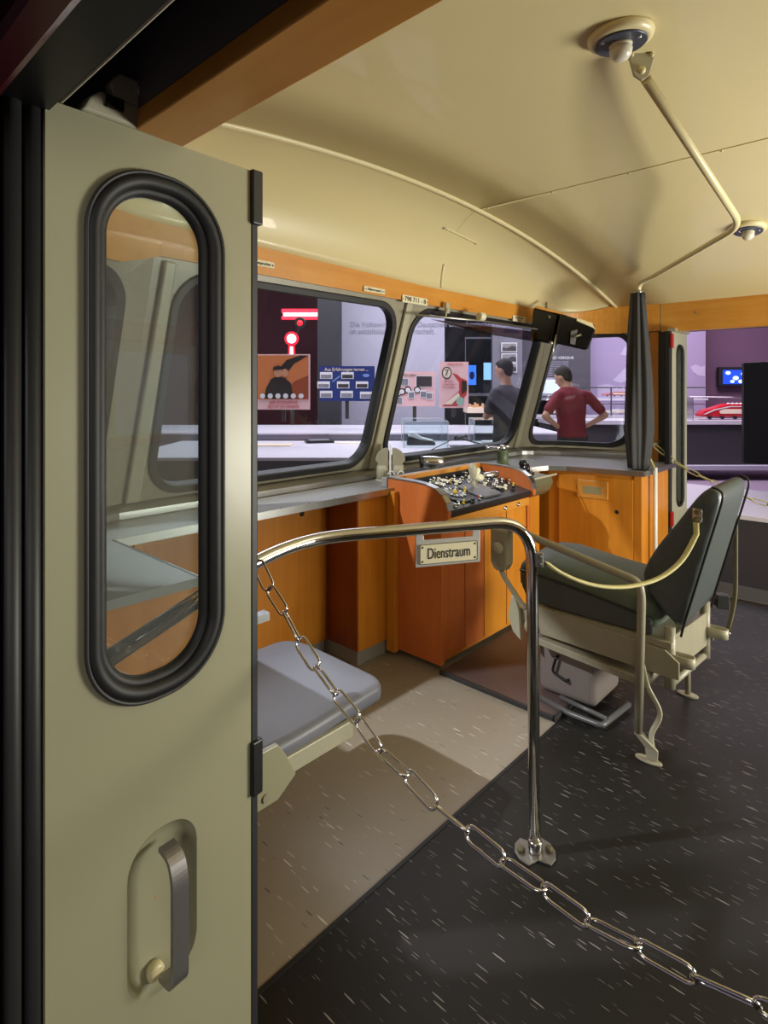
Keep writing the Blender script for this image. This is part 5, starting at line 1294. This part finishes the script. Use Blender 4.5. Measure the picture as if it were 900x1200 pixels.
# --- white display tables before the windscreen (with a tier behind)
ta = empty('display_table', W(-.2, 6.2, G), 'long white display table outside the windscreen', 'display table')
mb = MB(); vbox(mb, -2.6, .75, 5.78, 7.6, G, .69); vbox(mb, .75, 2.5, 7.08, 7.6, G, .69); mb.build('body', 'h_plinth', ta); mb = MB(); vbox(mb, -2.62, .77, 5.75, 7.6, .69, .72); vbox(mb, .77, 2.52, 7.05, 7.6, .69, .72); mb.build('top', 'h_table', ta)
tb = empty('display_tier', W(-.2, 8.6, G), 'raised pale tier behind the long display table', 'display table')
vbox(MB(), -3.6, 2.3, 7.62, 9.3, G, .80).build('body', 'h_tableside', tb); vbox(MB(), -3.6, 2.3, 7.61, 9.3, .80, .82).build('top', 'h_table', tb)
def onT(px, py, z=.72): return U(px, py, z=z)
def sheet(nm, px, py, w, h, m, label, cat, rz=0, th=.012, z=.7205):
    p = onT(px, py); mb = MB(); mb.box((p.x, p.y, z+th/2), (w, h, th), rz=AV+rz); return tag(mb.build(nm, m), label, cat)
s_ = sheet('open_folder', 322, 522, .42, .28, P11, 'beige open folder lying at left end of the white display table', 'folder')
fr_ = sheet('picture_frame', 374, 518.5, .34, .26, 'black', 'dark picture frame lying flat on the white display table', 'picture frame', .25, .03)
p = onT(374, 518.5); mb = MB(); mb.box((p.x, p.y, .7525), (.26, .18, .004), rz=AV+.25); mb.build('picture', P6, fr_)
sheet('paper_sheet', 408, 519, .30, .2, P11, 'beige paper sheet beside the dark frame on the display table', 'paper', -.2, .004)
p = onT(492, 521)
mdl = empty('white_model', (p.x, p.y, .7205), 'white and black sloping model inside a glass case on display table', 'model')
q = lambda r_, v_, z_: Vector((p.x, p.y, .7205))+RIGHT*r_+FWD*v_+UPV*z_
mb = MB(); mb.prism([q(-.16, -.1, 0), q(.18, -.1, 0), q(.18, -.1, .035), q(.0, -.1, .05), q(-.14, -.1, .10)], FWD*.22); mb.build('base', 'black', mdl, bevel=.01)
mb = MB(); mb.prism([q(-.14, -.07, .102), q(.0, -.07, .06), q(.16, -.07, .04), q(.16, -.07, .055), q(.02, -.07, .09), q(-.07, -.07, .15), q(-.12, -.07, .15)], FWD*.16); mb.build('top_cover', P8, mdl, bevel=.01)
def gcase(x0, x1, y1, hgt, v, depth, label):
    z0 = .7205; r0, r1 = pr_(x0, v), pr_(x1, v); rt = empty('glass_case', W((r0+r1)/2, v, z0), label, 'glass case')
    t = .006; mb = MB()
    vbox(mb, r0, r1, v, v+t, z0, z0+hgt); vbox(mb, r0, r1, v+depth, v+depth+t, z0, z0+hgt); vbox(mb, r0, r0+t, v, v+depth, z0, z0+hgt); vbox(mb, r1-t, r1, v, v+depth, z0, z0+hgt); vbox(mb, r0, r1, v, v+depth, z0+hgt-t, z0+hgt)
    mb.build('cover', 'glasscase', rt)
    mb = MB()
    for a, b in (((r0, v), (r1, v)), ((r0, v+depth), (r1, v+depth)), ((r0, v), (r0, v+depth)), ((r1, v), (r1, v+depth))): mb.tube([W(*a, z0+hgt), W(*b, z0+hgt)], .0035, 6)
    for a in ((r0, v), (r1, v), (r0, v+depth), (r1, v+depth)): mb.tube([W(*a, z0), W(*a, z0+hgt)], .0035, 6)
    mb.build('glass_edges', mat('greenish glass edge', (176, 196, 196), .2), rt)
gcase(473, 525, 0, .30, 6.7, .75, 'glass case over the white model on the display table')
gcase(556, 602, 0, .30, 7.1, .45, 'glass case on the display table beside the visitor in dark grey')
p = onT(572, 519); mb = MB(); mb.box((p.x, p.y, .735), (.16, .10, .028), rz=AV); tag(mb.build('small_model', P8, bevel=.01), 'small pale model inside the right glass case', 'model')
# model landscape with orange houses behind
V = 9.0
ml_ = empty('town_model', W(pr_(560, V), V, .82), 'small pale town model under a glass cover before the dark showcase', 'model')
mb = MB(); pbox(mb, 548, 592, 478, 484, V, .5); mb.build('base', P11, ml_)
mb = MB()
for k in range(14): x = 550+k*3; h = random.uniform(2, 7); pbox(mb, x, x+2, 478-h, 478, V+random.uniform(.05, .4), .06)
mb.build('houses', mat('model house orange', (220, 170, 130), .6), ml_)

# ================================================================== VISITORS
def person(nm, org, face, spec, label, shirt, trousers, hairm, skin):
    """figure modelled facing +x locally, then turned by 'face' about z"""
    rt = empty(nm, org, label, 'person')
    R = Matrix.Rotation(face, 3, 'Z'); O = Vector(org)
    T = lambda p: O+R@Vector(p)
    J = spec
    def ell(c, rx, ry, n=18): return [T((c[0]+rx*math.cos(2*pi*k/n), c[1]+ry*math.sin(2*pi*k/n), c[2])) for k in range(n)]
    body = MB()
    # head with jaw, nose, ears, eyes sockets
    hx, hy, hz_ = J['head']
    Hd = Matrix.Rotation(J.get('turn', 0), 3, 'Z')@Matrix.Rotation(J.get('nod', 0), 3, 'Y')
    hc = Vector((hx, hy, hz_))
    hp = lambda p: T(hc+Hd@Vector(p))
    Rm = R@Hd
    body.ball(hp((0, 0, .02)), .095, 18, (1.02, .82, 1.08), Rm); body.ball(hp((.022, 0, -.045)), .072, 16, (.95, .82, 1.1), Rm)
    body.cone(hp((.088, 0, .01)), hp((.108, 0, -.022)), .009, .014, 8)
    for s in (-1, 1):
        body.ball(hp((-.005, .080*s, -.005)), .026, 10, (.7, .35, 1.2), Rm); body.ball(hp((.082, .030*s, .018)), .013, 8, (.5, 1, .6), Rm); body.ball(hp((.085, .030*s, .036)), .012, 8, (.5, 1.5, .4), Rm)
    body.ball(hp((.086, 0, -.052)), .014, 8, (.5, 1.6, .5), Rm)
    nk = Vector(J['neck'])
    body.cone(T(nk+Vector((-.01, 0, -.06))), hp((-.015, 0, -.05)), .062, .056, 14)
    def torso(mb, k=0, z0=.86):
        rings = []
        for z, rx, ry in J['torso']:
            if z < z0: continue
            t = (z-J['torso'][0][0])/(J['torso'][-1][0]-J['torso'][0][0]); cx_ = nk.x*max(0, t)**1.5
            rings.append(ell((cx_, nk.y*max(0, t), z), rx+k, ry+k))
        mb.loft(rings)
    torso(body, -.008)
    arms = J['arms']
    for side in arms:
        sh_, el, wr = [Vector(a) for a in side[:3]]
        body.cone(T(sh_), T(el), .046, .038); body.cone(T(el), T(wr), .040, .027)
        hd_ = Vector(side[3]).normalized(); up_ = Vector(side[4]).normalized(); lat = hd_.cross(up_)
        palm = wr+hd_*.05
        body.loft([[T(wr+hd_*d_+lat*a*w_+up_*b*.014) for a, b in ((-1, -1), (1, -1), (1, 1), (-1, 1))] for d_, w_ in ((0, .022), (.03, .036), (.085, .040))])
        for k in range(4):
            b0_ = wr+hd_*.082+lat*(-.030+.020*k); L = (.066, .075, .070, .055)[k]; m1 = b0_+hd_*L*.5-up_*.010; e1_ = m1+hd_*L*.42-up_*.026
            body.cone(T(b0_), T(m1), .0095, .009, 8); body.cone(T(m1), T(e1_), .009, .008, 8)
        tb0 = wr+hd_*.025-lat*.030; body.cone(T(tb0), T(tb0+hd_*.03-lat*.03), .012, .010, 8); body.cone(T(tb0+hd_*.03-lat*.03), T(tb0+hd_*.058-lat*.036-up_*.01), .010, .009, 8)
    for s in (-1, 1):
        body.cone(T((0, .095*s, .90)), T((.02, .10*s, .48)), .080, .055); body.cone(T((.02, .10*s, .48)), T((-.01, .11*s, .08)), .055, .038)
        body.cone(T((-.03, .11*s, .045)), T((.15, .13*s, .035)), .040, .034)
    body.build('body', skin, rt, remesh=.012)
    # clothing
    sh = MB(); torso(sh, .010, J['torso'][1][0]-.001)
    for side in arms:
        a, b = Vector(side[0]), Vector(side[1]); sh.cone(T(a+Vector((0, 0, -.0))), T(a.lerp(b, .72)), .062, .062)
        yoke = nk*.6+Vector((0, 0, J['torso'][-2][0]*.4)); sh.cone(T(Vector((nk.x*.8, nk.y+.06*(1 if a.y > nk.y else -1), a.z+.012))), T(a), .060, .060)
    sh.build('shirt', shirt, rt, remesh=.014)
    tr = MB()
    for s in (-1, 1): tr.cone(T((0, .09*s, .92)), T((.02, .10*s, .48)), .098, .074); tr.cone(T((.02, .10*s, .48)), T((-.01, .11*s, .12)), .074, .062)
    tr.loft([ell((0, 0, z), a, b) for z, a, b in ((.84, .10, .16), (.92, .125, .175), (1.0, .12, .165), (1.04, .115, .158))])
    tr.build('trousers', trousers, rt, remesh=.014)
    so = MB()
    for s in (-1, 1): so.cone(T((-.04, .115*s, .05)), T((.17, .135*s, .042)), .050, .042)
    so.build('shoes', 'black', rt, remesh=.012)
    hr = MB(); hr.ball(hp((-.018, 0, .045)), .098, 18, (1.0, .86, 1.0), Rm); hr.ball(hp((-.052, 0, -.005)), .068, 14, (.8, 1.05, 1.1), Rm); hr.ball(hp((.04, 0, .088)), .05, 12, (1, 1.1, .55), Rm)
    hr.build('hair', hairm, rt, remesh=.012)
    eyes = MB()
    for s in (-1, 1): eyes.ball(hp((.090, .030*s, .018)), .008, 8, (.6, 1, .8), Rm)
    eyes.build('eyes', 'black', rt)
    return rt
skin = mat('skin', (196, 148, 124), .55); hair = mat('dark brown hair', (26, 19, 16), .75)
tor = [(.80, .10, .150), (.92, .125, .172), (1.0, .12, .162), (1.10, .118, .155), (1.22, .125, .172), (1.34, .122, .188), (1.42, .100, .172), (1.47, .07, .12), (1.50, .055, .07)]
# visitor in dark grey: seen from behind, looking left, arms crossed in front
face1 = math.atan2(-VX*1.0+VY*.35, VY*1.0+VX*.35)+pi       # faces picture-left and slightly away
o1 = W(pr_(594, 6.5), 6.5, G)
face1 = math.atan2((-RIGHT*.75+FWD).y, (-RIGHT*.75+FWD).x)
person('person', o1, face1, dict(head=(.045, 0, 1.655), neck=(.015, 0, 1.50), turn=.25, nod=.12, torso=tor,
   arms=[((0, .185, 1.41), (.10, .225, 1.15), (.27, .02, 1.20), (0, -1, .1), (1, 0, 0)), ((0, -.185, 1.41), (.10, -.225, 1.15), (.27, -.03, 1.15), (-.1, 1, .05), (1, 0, 0))]),
   'person with short dark hair and dark grey T-shirt standing with folded arms', mat('dark grey tshirt', (62, 60, 70), .8), mat('near black jeans', (34, 34, 42), .8), hair, skin)
# visitor in red: seen from behind, hands on hips, looking down-left
o2 = W(pr_(671, 6.7), 6.7, G-.02)
f2 = math.atan2((FWD-RIGHT*.25).y, (FWD-RIGHT*.25).x)
person('person', o2, f2, dict(head=(.10, .06, 1.60), neck=(.045, .02, 1.485), turn=.55, nod=.35, torso=tor,
   arms=[((0, .185, 1.40), (-.06, .385, 1.17), (.02, .175, 1.04), (.5, -.8, -.1), (0, 0, -1)), ((0, -.185, 1.40), (-.06, -.385, 1.17), (.02, -.175, 1.04), (.5, .8, -.1), (0, 0, 1))]),
   'person in dark red T-shirt standing with both hands on hips', mat('wine red tshirt', (122, 30, 44), .8), mat('dark trousers', (40, 36, 40), .8), hair, skin)

# ================================================================== LIGHT
def area(name, loc, target, size, power, color=(1, 1, 1), sy=None):
    l = bpy.data.lights.new(name, 'AREA'); l.energy = power; l.color = color; l.size = size
    if sy: l.shape = 'RECTANGLE'; l.size_y = sy
    o = bpy.data.objects.new(name, l); COL.objects.link(o); o.location = loc
    o.rotation_euler = (Vector(target)-Vector(loc)).to_track_quat('-Z', 'Y').to_euler(); return o
def spot(name, loc, target, power, angle, color=(1, 1, 1), blend=.3, radius=.05):
    l = bpy.data.lights.new(name, 'SPOT'); l.energy = power; l.color = color; l.spot_size = angle; l.spot_blend = blend; l.shadow_soft_size = radius
    o = bpy.data.objects.new(name, l); COL.objects.link(o); o.location = loc
    o.rotation_euler = (Vector(target)-Vector(loc)).to_track_quat('-Z', 'Y').to_euler(); return o
# exhibition ceiling lights
area('exhibition_light', W(-.5, 7.5, 4.4), W(-.5, 8.0, 0), 5, 400, (.93, .88, 1.0), 4)
area('exhibition_light', W(4.5, 9.0, 4.4), W(4.8, 10.0, 0), 4, 320, (.96, .84, 1.0), 3)
# added fill behind the camera, set low and aimed up at the cab ceiling
area('rear_fill', (3.35, -1.55, .9), (2.4, 1.6, 2.35), 1.5, 125, (1.0, .97, .87), .7)
# added soft fill outside the near doorway, brightens the whole cab
area('doorway_fill', (-2.2, -1.6, 2.0), (2.5, 1.2, 1.0), 2.0, 30, (1.0, .95, .86), 1.6)
# spotlights of the hall through the windows and doorway
spot('hall_spot', (-1.1, 2.95, 3.3), (1.7, 1.5, 0), 900, math.radians(48), (1.0, .95, 1.0), .2, .04)
w_ = bpy.data.worlds.new('world'); S.world = w_; w_.use_nodes = True
w_.node_tree.nodes['Background'].inputs[0].default_value = (.62, .58, .66, 1); w_.node_tree.nodes['Background'].inputs[1].default_value = .36

# ================================================================== CAMERA
cam = bpy.data.cameras.new('camera'); co = bpy.data.objects.new('camera', cam); COL.objects.link(co)
co.location = (0, 0, CZ); co.rotation_euler = Matrix((RIGHT, UPV, -FWD)).transposed().to_euler()
cam.sensor_fit = 'VERTICAL'; cam.sensor_height = 24; cam.lens = F/1200*24
cam.shift_y = -(600-HY)/1200; cam.clip_start = .02; cam.clip_end = 100
S.camera = co
S.view_settings.view_transform = 'Standard'; S.view_settings.look = 'None'; S.view_settings.exposure = 0; S.view_settings.gamma = 1; S.view_settings.use_curve_mapping = False
